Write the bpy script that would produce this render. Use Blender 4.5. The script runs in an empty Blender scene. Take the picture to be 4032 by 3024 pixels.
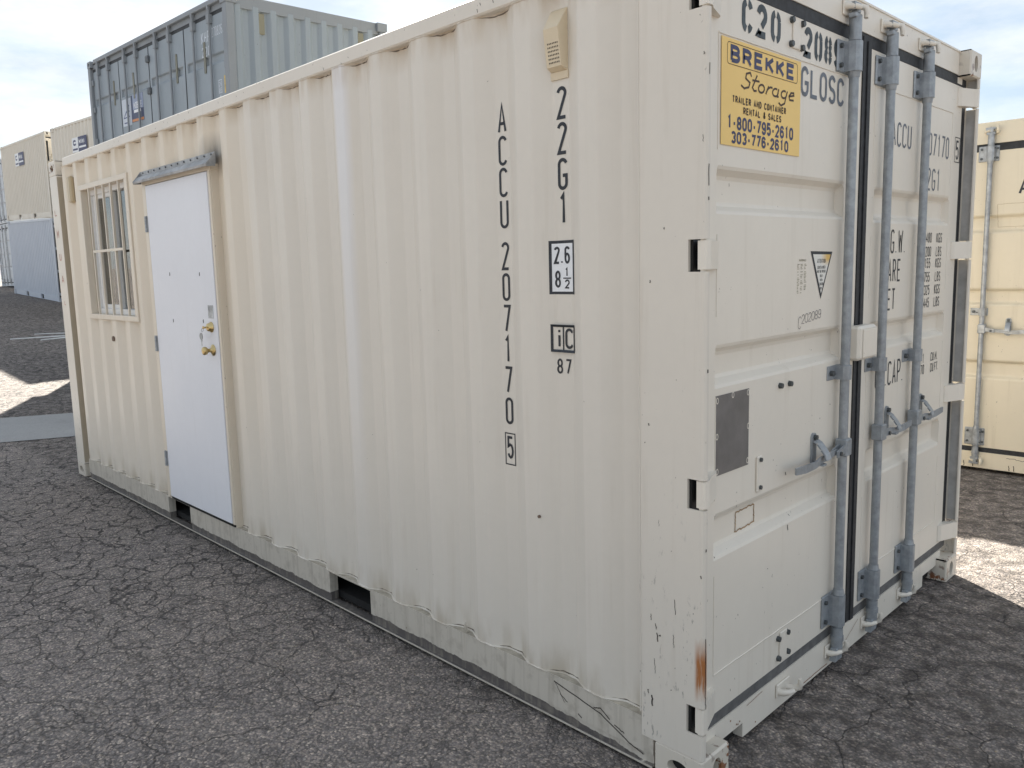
import bpy, math, random
from mathutils import Vector, Matrix
from math import sin, cos, pi, radians
random.seed(7)
SC = bpy.context.scene

# ------------------------------------------------------------------ camera
cam_d = bpy.data.cameras.new('camera'); cam = bpy.data.objects.new('camera', cam_d)
SC.collection.objects.link(cam); SC.camera = cam
_y, _p, _r = 0.8074, -0.1335, -0.0285
_f = Vector((-sin(_y)*cos(_p), cos(_y)*cos(_p), sin(_p)))
_ri = Vector((cos(_y), sin(_y), 0)); _up = _ri.cross(_f)
_r2 = _ri*cos(_r)+_up*sin(_r); _u2 = -_ri*sin(_r)+_up*cos(_r)
M = Matrix((( _r2.x, _u2.x, -_f.x, 1.2191), (_r2.y, _u2.y, -_f.y, -2.0014), (_r2.z, _u2.z, -_f.z, 1.6507), (0, 0, 0, 1)))
cam.matrix_world = M
cam_d.sensor_fit = 'HORIZONTAL'; cam_d.sensor_width = 36
cam_d.lens = 36*3130.7/4032
cam_d.shift_x = 65.57/4032; cam_d.shift_y = -39.83/4032
cam_d.clip_start = .02; cam_d.clip_end = 900

# ------------------------------------------------------------------ sky, sun, exposure
SUN_EL, SUN_AZ = radians(34.0), radians(32.0)      # sun stands towards -x, +y
sun_vec = Vector((-cos(SUN_AZ)*cos(SUN_EL), sin(SUN_AZ)*cos(SUN_EL), sin(SUN_EL)))
W = bpy.data.worlds.new('World'); SC.world = W; W.use_nodes = True
nt = W.node_tree; nt.nodes.clear()
def N(nt, t, **k):
    n = nt.nodes.new(t)
    for a, b in k.items():
        setattr(n, a, b)
    return n
def L(nt, a, b): nt.links.new(a, b)
wo = N(nt, 'ShaderNodeOutputWorld'); bg = N(nt, 'ShaderNodeBackground'); bg.inputs['Strength'].default_value = 0.1
sky = N(nt, 'ShaderNodeTexSky', sky_type='NISHITA', sun_disc=False)
sky.sun_elevation = SUN_EL; sky.sun_rotation = math.atan2(sun_vec.x, sun_vec.y); sky.air_density = 1.0; sky.dust_density = .5
tc = N(nt, 'ShaderNodeTexCoord'); mp = N(nt, 'ShaderNodeMapping'); mp.inputs['Scale'].default_value = (1.1, 1.1, 3.6)
L(nt, tc.outputs['Generated'], mp.inputs['Vector'])
n1 = N(nt, 'ShaderNodeTexNoise'); n1.inputs['Scale'].default_value = 2.3; n1.inputs['Detail'].default_value = 6; n1.inputs['Roughness'].default_value = .55; n1.inputs['Distortion'].default_value = .25
L(nt, mp.outputs[0], n1.inputs['Vector'])
cr = N(nt, 'ShaderNodeValToRGB'); cr.color_ramp.elements[0].position = .36; cr.color_ramp.elements[0].color = (.62, .62, .62, 1)
cr.color_ramp.elements[1].position = .66; cr.color_ramp.elements[1].color = (.93, .93, .93, 1)
L(nt, n1.outputs['Fac'], cr.inputs[0])
mx = N(nt, 'ShaderNodeMixRGB'); mx.inputs['Color2'].default_value = (2.62, 2.66, 2.74, 1)
dim = N(nt, 'ShaderNodeMixRGB', blend_type='MULTIPLY'); dim.inputs['Fac'].default_value = 1; dim.inputs['Color2'].default_value = (.45, .44, .42, 1)
L(nt, sky.outputs[0], dim.inputs['Color1'])
n2 = N(nt, 'ShaderNodeTexNoise'); n2.inputs['Scale'].default_value = 4.1; n2.inputs['Detail'].default_value = 7; n2.inputs['Roughness'].default_value = .6; L(nt, mp.outputs[0], n2.inputs['Vector'])
cc = N(nt, 'ShaderNodeValToRGB'); cc.color_ramp.elements[0].position = .38; cc.color_ramp.elements[0].color = (.150, .178, .210, 1); cc.color_ramp.elements[1].position = .62; cc.color_ramp.elements[1].color = (.246, .248, .252, 1)
L(nt, n2.outputs['Fac'], cc.inputs[0])
c10 = N(nt, 'ShaderNodeMixRGB', blend_type='MULTIPLY'); c10.inputs['Fac'].default_value = 1; c10.inputs['Color2'].default_value = (10, 10, 10, 1); L(nt, cc.outputs[0], c10.inputs['Color1']); L(nt, c10.outputs[0], mx.inputs['Color2'])
L(nt, cr.outputs[0], mx.inputs['Fac']); L(nt, dim.outputs[0], mx.inputs['Color1'])
L(nt, mx.outputs[0], bg.inputs['Color']); L(nt, bg.outputs[0], wo.inputs['Surface'])

sd = bpy.data.lights.new('sun', 'SUN'); sd.energy = 5.0; sd.angle = radians(.6); sd.color = (1, .94, .84)
so = bpy.data.objects.new('sun', sd); SC.collection.objects.link(so)
so.rotation_mode = 'QUATERNION'; so.rotation_quaternion = sun_vec.to_track_quat('Z', 'Y')
SC.view_settings.view_transform = 'Standard'; SC.view_settings.look = 'None'
SC.view_settings.exposure = 2.08; SC.view_settings.gamma = 1; SC.view_settings.use_curve_mapping = False
SC.render.engine = 'CYCLES'
SC.cycles.max_bounces = 8; SC.cycles.diffuse_bounces = 5

# ------------------------------------------------------------------ materials
def newmat(name):
    m = bpy.data.materials.new(name); m.use_nodes = True
    n = m.node_tree; b = n.nodes['Principled BSDF']
    return m, n, b
def math_(nt, op, a, b=None, clamp=False):
    n = N(nt, 'ShaderNodeMath', operation=op); n.use_clamp = clamp
    for i, v in enumerate((a, b)):
        if v is None: continue
        if isinstance(v, (int, float)): n.inputs[i].default_value = v
        else: L(nt, v, n.inputs[i])
    return n.outputs[0]
def mix(nt, fac, a, b, mode='MIX'):
    n = N(nt, 'ShaderNodeMixRGB', blend_type=mode)
    for i, v in ((0, fac), (1, a), (2, b)):
        if isinstance(v, (int, float)): n.inputs[i].default_value = v
        elif isinstance(v, tuple): n.inputs[i].default_value = (*v, 1) if len(v) == 3 else v
        else: L(nt, v, n.inputs[i])
    return n.outputs[0]
def maprange(nt, v, a, b, c=0, d=1, smooth=False):
    n = N(nt, 'ShaderNodeMapRange'); n.inputs[1].default_value = a; n.inputs[2].default_value = b
    n.inputs[3].default_value = c; n.inputs[4].default_value = d
    if smooth: n.interpolation_type = 'SMOOTHSTEP'
    L(nt, v, n.inputs[0]); return n.outputs[0]
def noise(nt, vec, scale, detail=4, rough=.5, dist=0):
    n = N(nt, 'ShaderNodeTexNoise'); n.inputs['Scale'].default_value = scale; n.inputs['Detail'].default_value = detail
    n.inputs['Roughness'].default_value = rough; n.inputs['Distortion'].default_value = dist
    L(nt, vec, n.inputs['Vector']); return n.outputs['Fac']
def scaled(nt, vec, s):
    n = N(nt, 'ShaderNodeMapping'); n.inputs['Scale'].default_value = s; L(nt, vec, n.inputs['Vector']); return n.outputs[0]

def paint(name, col, rough=.36, streak=.35, chips=.0, wave=.25, dirt=(.34, .27, .17), special=None, spec=.5):
    """Aged container paint: soft tone variation, runs of grime, small chips, slightly wavy sheet."""
    m, nt, b = newmat(name)
    tc = N(nt, 'ShaderNodeTexCoord'); o = tc.outputs['Object']
    big = noise(nt, o, 1.7, 4); fine = noise(nt, o, 26, 5, .6)
    c = mix(nt, maprange(nt, big, .3, .7, 0, .35), col, tuple(x*.9 for x in col))
    c = mix(nt, maprange(nt, fine, .35, .75, 0, .12), c, tuple(x*.82 for x in col))
    st = noise(nt, scaled(nt, o, (16, 16, .7)), 1.6, 5, .62)
    patch = noise(nt, o, 2.4, 3)
    f = math_(nt, 'MULTIPLY', maprange(nt, st, .54, .78), maprange(nt, patch, .42, .7, 0, streak))
    c = mix(nt, f, c, dirt)
    if chips > 0:
        ch = noise(nt, scaled(nt, o, (1, 1, .6)), 75, 3, .55)
        pm = noise(nt, o, 6, 2)
        f = math_(nt, 'MULTIPLY', maprange(nt, ch, .70, .72), maprange(nt, pm, .55-.1*chips, .62, 0, 1))
        c = mix(nt, f, c, (.10, .075, .055))
    r = maprange(nt, big, .3, .7, rough-.06, rough+.1)
    if special: c = special(nt, o, c)
    L(nt, c, b.inputs['Base Color']); L(nt, r, b.inputs['Roughness'])
    b.inputs['Specular IOR Level'].default_value = spec
    bp = N(nt, 'ShaderNodeBump'); bp.inputs['Strength'].default_value = wave; bp.inputs['Distance'].default_value = .02
    h = math_(nt, 'ADD', math_(nt, 'MULTIPLY', noise(nt, scaled(nt, o, (1, 1, .55)), 3.2, 2), 1.0), math_(nt, 'MULTIPLY', noise(nt, o, 60, 3), .003))
    L(nt, h, bp.inputs['Height']); L(nt, bp.outputs[0], b.inputs['Normal'])
    return m
def plain(name, col, rough=.5, metal=0., var=.15, scale=30, bump=0., spec=.5):
    m, nt, b = newmat(name)
    tc = N(nt, 'ShaderNodeTexCoord'); o = tc.outputs['Object']
    f = noise(nt, o, scale, 5, .6)
    c = mix(nt, maprange(nt, f, .3, .7), tuple(min(1, x*(1+var)) for x in col), tuple(x*(1-var) for x in col))
    L(nt, c, b.inputs['Base Color']); b.inputs['Roughness'].default_value = rough; b.inputs['Metallic'].default_value = metal
    b.inputs['Specular IOR Level'].default_value = spec
    if bump:
        bp = N(nt, 'ShaderNodeBump'); bp.inputs['Strength'].default_value = bump; bp.inputs['Distance'].default_value = .003
        L(nt, f, bp.inputs['Height']); L(nt, bp.outputs[0], b.inputs['Normal'])
    return m
def sepxyz(nt, o):
    s = N(nt, 'ShaderNodeSeparateXYZ'); L(nt, o, s.inputs[0]); return s.outputs
def wall_special(nt, o, c):
    x, y, z = sepxyz(nt, o)
    w = noise(nt, scaled(nt, o, (1, 1, .3)), 2.2, 3)
    xx = math_(nt, 'ADD', x, math_(nt, 'MULTIPLY', math_(nt, 'SUBTRACT', w, .5), .7))
    zz = maprange(nt, z, .5, 2.2, .25, 1)
    c = mix(nt, math_(nt, 'MULTIPLY', maprange(nt, xx, -2.5, -3.1, 0, .75), zz), c, (.70, .61, .48))
    # sky reflection painted into the colour of one crest, a cooler white
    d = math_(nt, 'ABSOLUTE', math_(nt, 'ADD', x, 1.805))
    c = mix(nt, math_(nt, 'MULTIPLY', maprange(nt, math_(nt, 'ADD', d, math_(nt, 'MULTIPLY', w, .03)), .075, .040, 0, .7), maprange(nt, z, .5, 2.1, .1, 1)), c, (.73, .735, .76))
    # grime along the foot and the head of the sheet
    g = noise(nt, scaled(nt, o, (9, 9, 2)), 2, 4)
    f = math_(nt, 'MULTIPLY', maprange(nt, z, .30, .18, 0, 1), maprange(nt, g, .42, .66, 0, .55))
    c = mix(nt, f, c, (.36, .30, .21))
    f = math_(nt, 'MULTIPLY', maprange(nt, z, 2.42, 2.53, 0, 1), maprange(nt, g, .40, .62, .1, .6))
    c = mix(nt, f, c, (.42, .31, .18))
    # soot spread round the drip cap
    dx = math_(nt, 'MULTIPLY', math_(nt, 'ADD', x, 3.10), 5.5); dz = math_(nt, 'MULTIPLY', math_(nt, 'SUBTRACT', z, 2.31), 7.5)
    r = math_(nt, 'SQRT', math_(nt, 'ADD', math_(nt, 'MULTIPLY', dx, dx), math_(nt, 'MULTIPLY', dz, dz)))
    f = math_(nt, 'MULTIPLY', maprange(nt, r, 1.0, .15, 0, .8), maprange(nt, g, .3, .6, .5, 1))
    c = mix(nt, f, c, (.13, .12, .11))
    return c
def rail_special(nt, o, c):
    x, y, z = sepxyz(nt, o)
    w = noise(nt, scaled(nt, o, (1, 0, 0)), 7, 6, .6)
    w2 = noise(nt, scaled(nt, o, (1, 0, 0)), 38, 3, .6)
    e = math_(nt, 'SUBTRACT', z, math_(nt, 'ADD', math_(nt, 'MULTIPLY', w, .055), math_(nt, 'MULTIPLY', w2, .012)))
    e = math_(nt, 'ADD', e, maprange(nt, x, -.85, -.25, 0, .035))
    c = mix(nt, math_(nt, 'MULTIPLY', maprange(nt, e, .0300, .0288), maprange(nt, z, .0218, .0232)), c, (.115, .105, .10))
    st = noise(nt, scaled(nt, o, (22, 22, 1.2)), 2, 4)
    c = mix(nt, maprange(nt, st, .50, .70, 0, .5), c, (.33, .30, .25))
    g = noise(nt, o, 14, 5, .65)
    c = mix(nt, maprange(nt, g, .52, .68, 0, .45), c, (.30, .27, .225))
    return c
def post_special(nt, o, c):
    x, y, z = sepxyz(nt, o)
    n = noise(nt, scaled(nt, o, (40, 40, 4)), 2, 4, .6)
    zz = math_(nt, 'ADD', z, math_(nt, 'MULTIPLY', n, .06))
    f = math_(nt, 'MULTIPLY', maprange(nt, zz, .34, .40), maprange(nt, zz, .55, .48))
    fx = math_(nt, 'MULTIPLY', maprange(nt, x, -.032, -.020), maprange(nt, y, .03, .02))
    f = math_(nt, 'MULTIPLY', math_(nt, 'MULTIPLY', f, fx), maprange(nt, n, .22, .50))
    c = mix(nt, f, c, (.38, .15, .05))
    g = noise(nt, scaled(nt, o, (26, 26, 9)), 2.6, 5, .68)
    lx = math_(nt, 'ABSOLUTE', math_(nt, 'ADD', x, math_(nt, 'ADD', .10, math_(nt, 'MULTIPLY', z, .0))))
    low = maprange(nt, z, 1.05, .45, 0, 1)
    cl = noise(nt, scaled(nt, o, (7, 7, 2.2)), 1.7, 2)
    f = math_(nt, 'MULTIPLY', math_(nt, 'MULTIPLY', maprange(nt, g, .57, .64), low), maprange(nt, cl, .50, .60, 0, .75))
    c = mix(nt, f, c, (.16, .15, .14))
    return c
def casting_special(nt, o, c):
    g = noise(nt, o, 28, 4, .6); g2 = noise(nt, o, 7, 2)
    f = math_(nt, 'MULTIPLY', maprange(nt, g, .56, .60), maprange(nt, g2, .45, .6))
    return mix(nt, f, c, mix(nt, maprange(nt, g2, .5, .65), (.15, .13, .12), (.26, .11, .05)))

CREAM = (.70, .657, .585)
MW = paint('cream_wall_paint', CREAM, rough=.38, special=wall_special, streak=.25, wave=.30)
MP = paint('cream_post_paint', (.70, .655, .58), special=post_special, chips=.5, wave=.06)
MR = paint('cream_rail_paint', (.57, .53, .46), special=rail_special, chips=.6, wave=.15)
MD = paint('cream_door_paint', (.77, .72, .635), streak=.22, chips=.1, wave=.12)
MC = paint('cream_casting_paint', (.67, .62, .535), special=casting_special, wave=.3)
MF = paint('tan_frame_paint', (.69, .62, .515), streak=.3, chips=.4, wave=.12)
MRUB = plain('black_rubber_gasket', (.022, .024, .028), .62, var=.5, scale=40)
MGRUB = plain('grey_rubber_gasket', (.115, .115, .115), .7, var=.3, scale=25)
MROD = plain('painted_grey_steel', (.30, .325, .35), .40, .3, var=.2, scale=34, bump=.3)
MROD2 = plain('galvanised_steel', (.36, .38, .40), .42, .45, var=.3, scale=20, bump=.15)
MBOLT = plain('dark_bolt_steel', (.09, .10, .105), .5, .5, var=.3)
MINK = plain('black_lettering_paint', (.018, .022, .03), .5, var=.4, scale=60)
MINKD = plain('faded_grey_lettering_paint', (.13, .15, .18), .55, var=.35, scale=30)
MSTEN = plain('stencil_lettering_paint', (.045, .06, .07), .55, var=.5, scale=30)
MDARK = plain('dark_void_steel', (.012, .012, .012), .9, var=.3)
MDW = paint('white_door_paint', (.74, .755, .80), rough=.45, streak=.16, dirt=(.42, .40, .36), wave=.08)
MBRASS = plain('polished_brass', (.58, .45, .22), .28, 1, var=.15, scale=8)
MALU = plain('aluminium_drip_cap', (.33, .34, .35), .5, .35, var=.35, scale=14)
MCHIP = plain('chipped_paint', (.06, .05, .045), .8, var=.5, scale=50)
MRUST = plain('rust', (.22, .095, .04), .9, var=.5, scale=60)
MYEL = plain('yellow_vinyl_sign', (.85, .59, .19), .45, var=.05, scale=3)
MNAVY = plain('navy_vinyl_lettering', (.035, .04, .11), .5, var=.3, scale=40)
MWHITE = plain('white_vinyl', (.78, .80, .82), .5, var=.05)
MPLATE = plain('dull_data_plate', (.20, .195, .195), .38, .5, var=.18, scale=9)
MVENT = paint('tan_vent_paint', (.66, .56, .40), streak=.5, wave=.1)
MVIN = plain('white_vinyl_sash', (.74, .74, .73), .4, var=.05)
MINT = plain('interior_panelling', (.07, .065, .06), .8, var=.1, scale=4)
MGREY = paint('grey_container_paint', (.27, .315, .355), rough=.5, streak=.4, chips=.4, wave=.3, dirt=(.16, .13, .10))
MGREYD = paint('grey_frame_paint', (.24, .265, .29), rough=.55, streak=.5, chips=.5, wave=.2, dirt=(.14, .11, .09))
MBLUE = paint('pale_blue_container_paint', (.54, .58, .645), rough=.5, streak=.3, wave=.3)
MBEIGE = paint('beige_container_paint', (.70, .655, .57), rough=.5, streak=.3, wave=.3)
MYCR = paint('yellowish_cream_container_paint', (.74, .665, .52), rough=.48, streak=.3, chips=.2, wave=.12)
MWHC = paint('white_container_paint', (.60, .64, .68), rough=.5, streak=.3, wave=.2)
MGL, nt_, b_ = newmat('window_glass')
b_.inputs['Base Color'].default_value = (.9, .93, .93, 1); b_.inputs['Roughness'].default_value = .02
b_.inputs['Transmission Weight'].default_value = 1; b_.inputs['IOR'].default_value = 1.45

# ------------------------------------------------------------------ object helpers
def obj(name, mesh, parent=None, loc=(0, 0, 0)):
    o = bpy.data.objects.new(name, mesh); SC.collection.objects.link(o)
    if parent: o.parent = parent
    o.location = loc
    return o
def thing(name, label, cat, group=None, loc=(0, 0, 0), rot=(0, 0, 0)):
    o = bpy.data.objects.new(name, None); SC.collection.objects.link(o)
    o.location = loc; o.rotation_euler = rot; o.empty_display_size = .2
    o['label'] = label; o['category'] = cat
    if group: o['group'] = group
    return o
class MB:
    def __init__(s): s.v = []; s.f = []; s.sm = []
    def add(s, vs, fs, smooth=False):
        n = len(s.v); s.v += [tuple(v) for v in vs]; s.f += [tuple(i+n for i in f) for f in fs]; s.sm += [smooth]*len(fs)
    def box(s, x0, x1, y0, y1, z0, z1, b=0):
        if x0 > x1: x0, x1 = x1, x0
        if y0 > y1: y0, y1 = y1, y0
        if z0 > z1: z0, z1 = z1, z0
        if b <= 0:
            v = [(x, y, z) for x in (x0, x1) for y in (y0, y1) for z in (z0, z1)]
            s.add(v, [(0, 1, 3, 2), (4, 6, 7, 5), (0, 4, 5, 1), (2, 3, 7, 6), (0, 2, 6, 4), (1, 5, 7, 3)]); return
        V = []; idx = {}
        for i, (x, sx) in enumerate(((x0, 1), (x1, -1))):
            for j, (y, sy) in enumerate(((y0, 1), (y1, -1))):
                for k, (z, sz) in enumerate(((z0, 1), (z1, -1))):
                    idx[i, j, k, 'x'] = len(V); V.append((x, y+sy*b, z+sz*b))
                    idx[i, j, k, 'y'] = len(V); V.append((x+sx*b, y, z+sz*b))
                    idx[i, j, k, 'z'] = len(V); V.append((x+sx*b, y+sy*b, z))
        F = []
        q = [(0, 0), (1, 0), (1, 1), (0, 1)]
        for i in (0, 1):
            F.append([idx[i, a, c, 'x'] for a, c in q]); F.append([idx[a, i, c, 'y'] for a, c in q]); F.append([idx[a, c, i, 'z'] for a, c in q])
        for a in (0, 1):
            for c in (0, 1):
                F.append([idx[a, c, 0, 'x'], idx[a, c, 0, 'y'], idx[a, c, 1, 'y'], idx[a, c, 1, 'x']])
                F.append([idx[a, 0, c, 'x'], idx[a, 0, c, 'z'], idx[a, 1, c, 'z'], idx[a, 1, c, 'x']])
                F.append([idx[0, a, c, 'y'], idx[0, a, c, 'z'], idx[1, a, c, 'z'], idx[1, a, c, 'y']])
                for k in (0, 1): F.append([idx[a, c, k, t] for t in 'xyz'])
        s.add(V, F)
    def cyl(s, p, q, r, n=14, r2=None, cap=True):
        p = Vector(p); q = Vector(q); d = (q-p).normalized(); r2 = r if r2 is None else r2
        a = d.orthogonal().normalized(); c = d.cross(a)
        V = []
        for P, R in ((p, r), (q, r2)):
            for i in range(n): t = 2*pi*i/n; V.append(P+a*R*cos(t)+c*R*sin(t))
        s.add(V, [(i, (i+1) % n, n+(i+1) % n, n+i) for i in range(n)], True)
        if cap: s.add(V, [tuple(range(n))[::-1], tuple(range(n, 2*n))])
    def tube(s, pts, r, n=8):
        pts = [Vector(p) for p in pts]
        V = []; ref = Vector((.123, .456, .88)).normalized()
        for i, P in enumerate(pts):
            d = (pts[min(i+1, len(pts)-1)]-pts[max(i-1, 0)]).normalized()
            a = (ref-d*ref.dot(d)).normalized(); c = d.cross(a)
            R = r[i] if isinstance(r, (list, tuple)) else r
            for k in range(n): t = 2*pi*k/n; V.append(P+a*R*cos(t)+c*R*sin(t))
        F = [(i*n+k, i*n+(k+1) % n, (i+1)*n+(k+1) % n, (i+1)*n+k) for i in range(len(pts)-1) for k in range(n)]
        s.add(V, F, True); m = len(pts)
        s.add(V, [tuple(range(n))[::-1], tuple(range((m-1)*n, m*n))])
    def prism(s, poly, f0, f1):
        """poly of 2D points, f0/f1 map (a,b)->3D for the two ends"""
        n = len(poly)
        V = [f0(*p) for p in poly]+[f1(*p) for p in poly]
        s.add(V, [tuple(range(n))[::-1], tuple(range(n, 2*n))]+[(i, (i+1) % n, n+(i+1) % n, n+i) for i in range(n)])
    def build(s, name, mat, parent=None, label=None, kind=None, recalc=True):
        me = bpy.data.meshes.new(name); me.from_pydata(s.v, [], s.f); me.materials.append(mat)
        if recalc:
            import bmesh
            bm = bmesh.new(); bm.from_mesh(me); bmesh.ops.recalc_face_normals(bm, faces=bm.faces); bm.to_mesh(me); bm.free()
        if any(s.sm): me.polygons.foreach_set('use_smooth', s.sm)
        me.update(); o = obj(name, me, parent)
        if label: o['label'] = label
        if kind: o['kind'] = kind
        return o

# ------------------------------------------------------------------ stroke lettering
def arc(cx, cy, rx, ry, a0, a1, n=9):
    return [(cx+rx*cos(radians(a0+(a1-a0)*i/n)), cy+ry*sin(radians(a0+(a1-a0)*i/n))) for i in range(n+1)]
def glyph(c, W_, H):
    r = W_/2; w = W_; q = H/4; e = min(r, H*.3)
    G = {
     'A': [[(0, 0), (r, H), (w, 0)], [(w*.17, H*.3), (w*.83, H*.3)]],
     'B': [[(0, 0), (0, H), (w*.55, H)]+arc(w*.55, H*.76, w*.4, H*.24, 90, -90)+[(0, H*.52)], [(w*.55, H*.52)]+arc(w*.55, H*.26, w*.45, H*.26, 90, -90)+[(0, 0)]],
     'C': [arc(r, H-e, r, e, 15, 180)+arc(r, e, r, e, 180, 345)],
     'D': [[(0, 0), (0, H), (w*.4, H)]+arc(w*.4, H*.5, w*.6, H*.5, 90, -90)+[(0, 0)]],
     'E': [[(w, H), (0, H), (0, 0), (w, 0)], [(0, H*.52), (w*.85, H*.52)]],
     'F': [[(w, H), (0, H), (0, 0)], [(0, H*.5), (w*.8, H*.5)]],
     'G': [arc(r, H-e, r, e, 15, 180)+arc(r, e, r, e, 180, 360)+[(w, H*.45), (w*.5, H*.45)]],
     'H': [[(0, 0), (0, H)], [(w, 0), (w, H)], [(0, H*.5), (w, H*.5)]],
     'I': [[(r, 0), (r, H)]], 'i': [[(r, 0), (r, H*.68)], [(r, H*.86), (r, H)]],
     'K': [[(0, 0), (0, H)], [(w, H), (0, H*.42)], [(w*.3, H*.56), (w, 0)]],
     'L': [[(0, H), (0, 0), (w, 0)]],
     'M': [[(0, 0), (0, H), (r, H*.35), (w, H), (w, 0)]],
     'N': [[(0, 0), (0, H), (w, 0), (w, H)]],
     'O': [arc(r, H-e, r, e, 0, 180)+arc(r, e, r, e, 180, 360)+[(w, H-e)]],
     'P': [[(0, 0), (0, H), (w*.5, H)]+arc(w*.5, H*.73, w*.5, H*.27, 90, -90)+[(0, H*.46)]],
     'R': [[(0, 0), (0, H), (w*.5, H)]+arc(w*.5, H*.74, w*.47, H*.26, 90, -90)+[(0, H*.48)], [(w*.5, H*.48), (w, 0)]],
     'S': [arc(r, H-q, r, q, 20, 270)+arc(r, q, r, q, 90, -160)],
     'T': [[(r, 0), (r, H)], [(0, H), (w, H)]],
     'U': [[(0, H)]+arc(r, e, r, e, 180, 360)+[(w, H)]],
     'V': [[(0, H), (r, 0), (w, H)]],
     'W': [[(0, H), (w*.25, 0), (r, H*.8), (w*.75, 0), (w, H)]],
     'X': [[(0, 0), (w, H)], [(0, H), (w, 0)]], 'Y': [[(0, H), (r, H*.5), (w, H)], [(r, H*.5), (r, 0)]],
     '1': [[(r*.45, H*.84), (r*1.1, H), (r*1.1, 0)]],
     '2': [arc(r, H-e, r, e, 170, -25)+[(0, 0), (w, 0)]],
     '3': [arc(r, H-q, r, q, 160, -90), arc(r, q, r, q, 90, -160)],
     '4': [[(w*.75, 0), (w*.75, H), (0, H*.28), (w, H*.28)]],
     '5': [[(w*.95, H), (w*.08, H), (w*.05, H*.55)]+arc(r, H*.32, r, H*.32, 125, -155)],
     '6': [arc(r, H-e, r, e, 15, 180)+[(0, H*.3)], arc(r, H*.29, r, H*.29, 180, 540, 14)],
     '7': [[(0, H), (w, H), (w*.32, 0)]],
     '8': [arc(r, H*.745, r*.9, H*.255, 0, 360, 14), arc(r, H*.255, r, H*.255, 0, 360, 14)],
     '9': [arc(r, e, r, e, 195, 360)+[(w, H*.7)], arc(r, H*.71, r, H*.29, 0, 360, 14)],
     '&': [[(w, 0), (w*.25, H*.75)]+arc(w*.5, H*.8, w*.25, H*.2, 200, -30)+[(w*.1, H*.35)]+arc(w*.42, H*.22, w*.38, H*.22, 150, 320)+[(w, H*.45)]],
     '-': [[(w*.1, H*.42), (w*.9, H*.42)]], '.': [[(r*.6, 0), (r*.6, H*.001+.0001)]], '/': [[(0, 0), (w, H)]], ' ': []}
    G['0'] = G['O']
    return G.get(c, [[(0, 0), (0, H), (w, H), (w, 0), (0, 0)]])
def ribbon(mb, pts, t, fm):
    P = []
    for p in pts:
        if not P or (abs(P[-1][0]-p[0])+abs(P[-1][1]-p[1])) > 1e-6: P.append(p)
    if len(P) == 1: P = [P[0], (P[0][0], P[0][1]+1e-5)]
    if len(P) < 2: return
    closed = len(P) > 3 and abs(P[0][0]-P[-1][0])+abs(P[0][1]-P[-1][1]) < 1e-6
    if closed: P = P[:-1]
    n = len(P); V = []
    V2 = [Vector(p) for p in P]
    for i in range(n):
        a = V2[i-1] if (closed or i) else None; b = V2[(i+1) % n] if (closed or i < n-1) else None
        d1 = (V2[i]-a).normalized() if a is not None else None; d2 = (b-V2[i]).normalized() if b is not None else None
        if d1 is None: d1 = d2
        if d2 is None: d2 = d1
        n1 = Vector((-d1.y, d1.x)); n2 = Vector((-d2.y, d2.x)); m = n1+n2
        if m.length < .3: m = n1*1
        m.normalize(); k = t/2/max(.5, m.dot(n1))
        c = V2[i]
        V += [fm(*(c+m*k)), fm(*(c-m*k))]
    e = n if closed else n-1
    V = [Vector(v) for v in V]; nn = (V[1]-V[0]).cross(V[2]-V[0])
    mb.rc = getattr(mb, 'rc', 0)+1
    if nn.length > 1e-12: nn.normalize(); V = [v+nn*((mb.rc % 6)-2.5)*.00005 for v in V]
    mb.add(V, [(2*i, 2*((i+1) % n), 2*((i+1) % n)+1, 2*i+1) for i in range(e)])
def text(mb, s, x, y, h, w, t, fm, gap=None, stencil=False, slant=0):
    """x,y lower left; h,w outer glyph box; t stroke"""
    gap = w*.32 if gap is None else gap
    for c in s:
        ww = w*(.45 if c in '.I' else .7 if c == '-' else .75 if c == ' ' else 1.3 if c in 'WM' else 1)
        gl = glyph(c, ww-t, h-t)
        for pl in gl:
            if c == '.': pl = [(pl[0][0], 0), (pl[0][0], t*.6)]
            if stencil and c in 'C0OG89236S5':
                dense = []
                for a, b in zip(pl, pl[1:]):
                    k = 1+int(math.hypot(b[0]-a[0], b[1]-a[1])/(h*.03))
                    dense += [(a[0]+(b[0]-a[0])*i/k, a[1]+(b[1]-a[1])*i/k) for i in range(k)]
                dense.append(pl[-1]); cur = []; runs = []
                for p in dense:
                    gapc = abs(p[0]-(ww-t)/2) < t*.24 and c != '2' or c == '2' and abs(p[1]-h*.17) < t*.26
                    if gapc:
                        if len(cur) > 1: runs.append(cur)
                        cur = []
                    else: cur.append(p)
                if len(cur) > 1: runs.append(cur)
            else: runs = [pl]
            for r_ in runs:
                ribbon(mb, [(x+t/2+a+slant*b, y+t/2+b) for a, b in r_], t, fm)
        x += ww+gap
    return x

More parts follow.
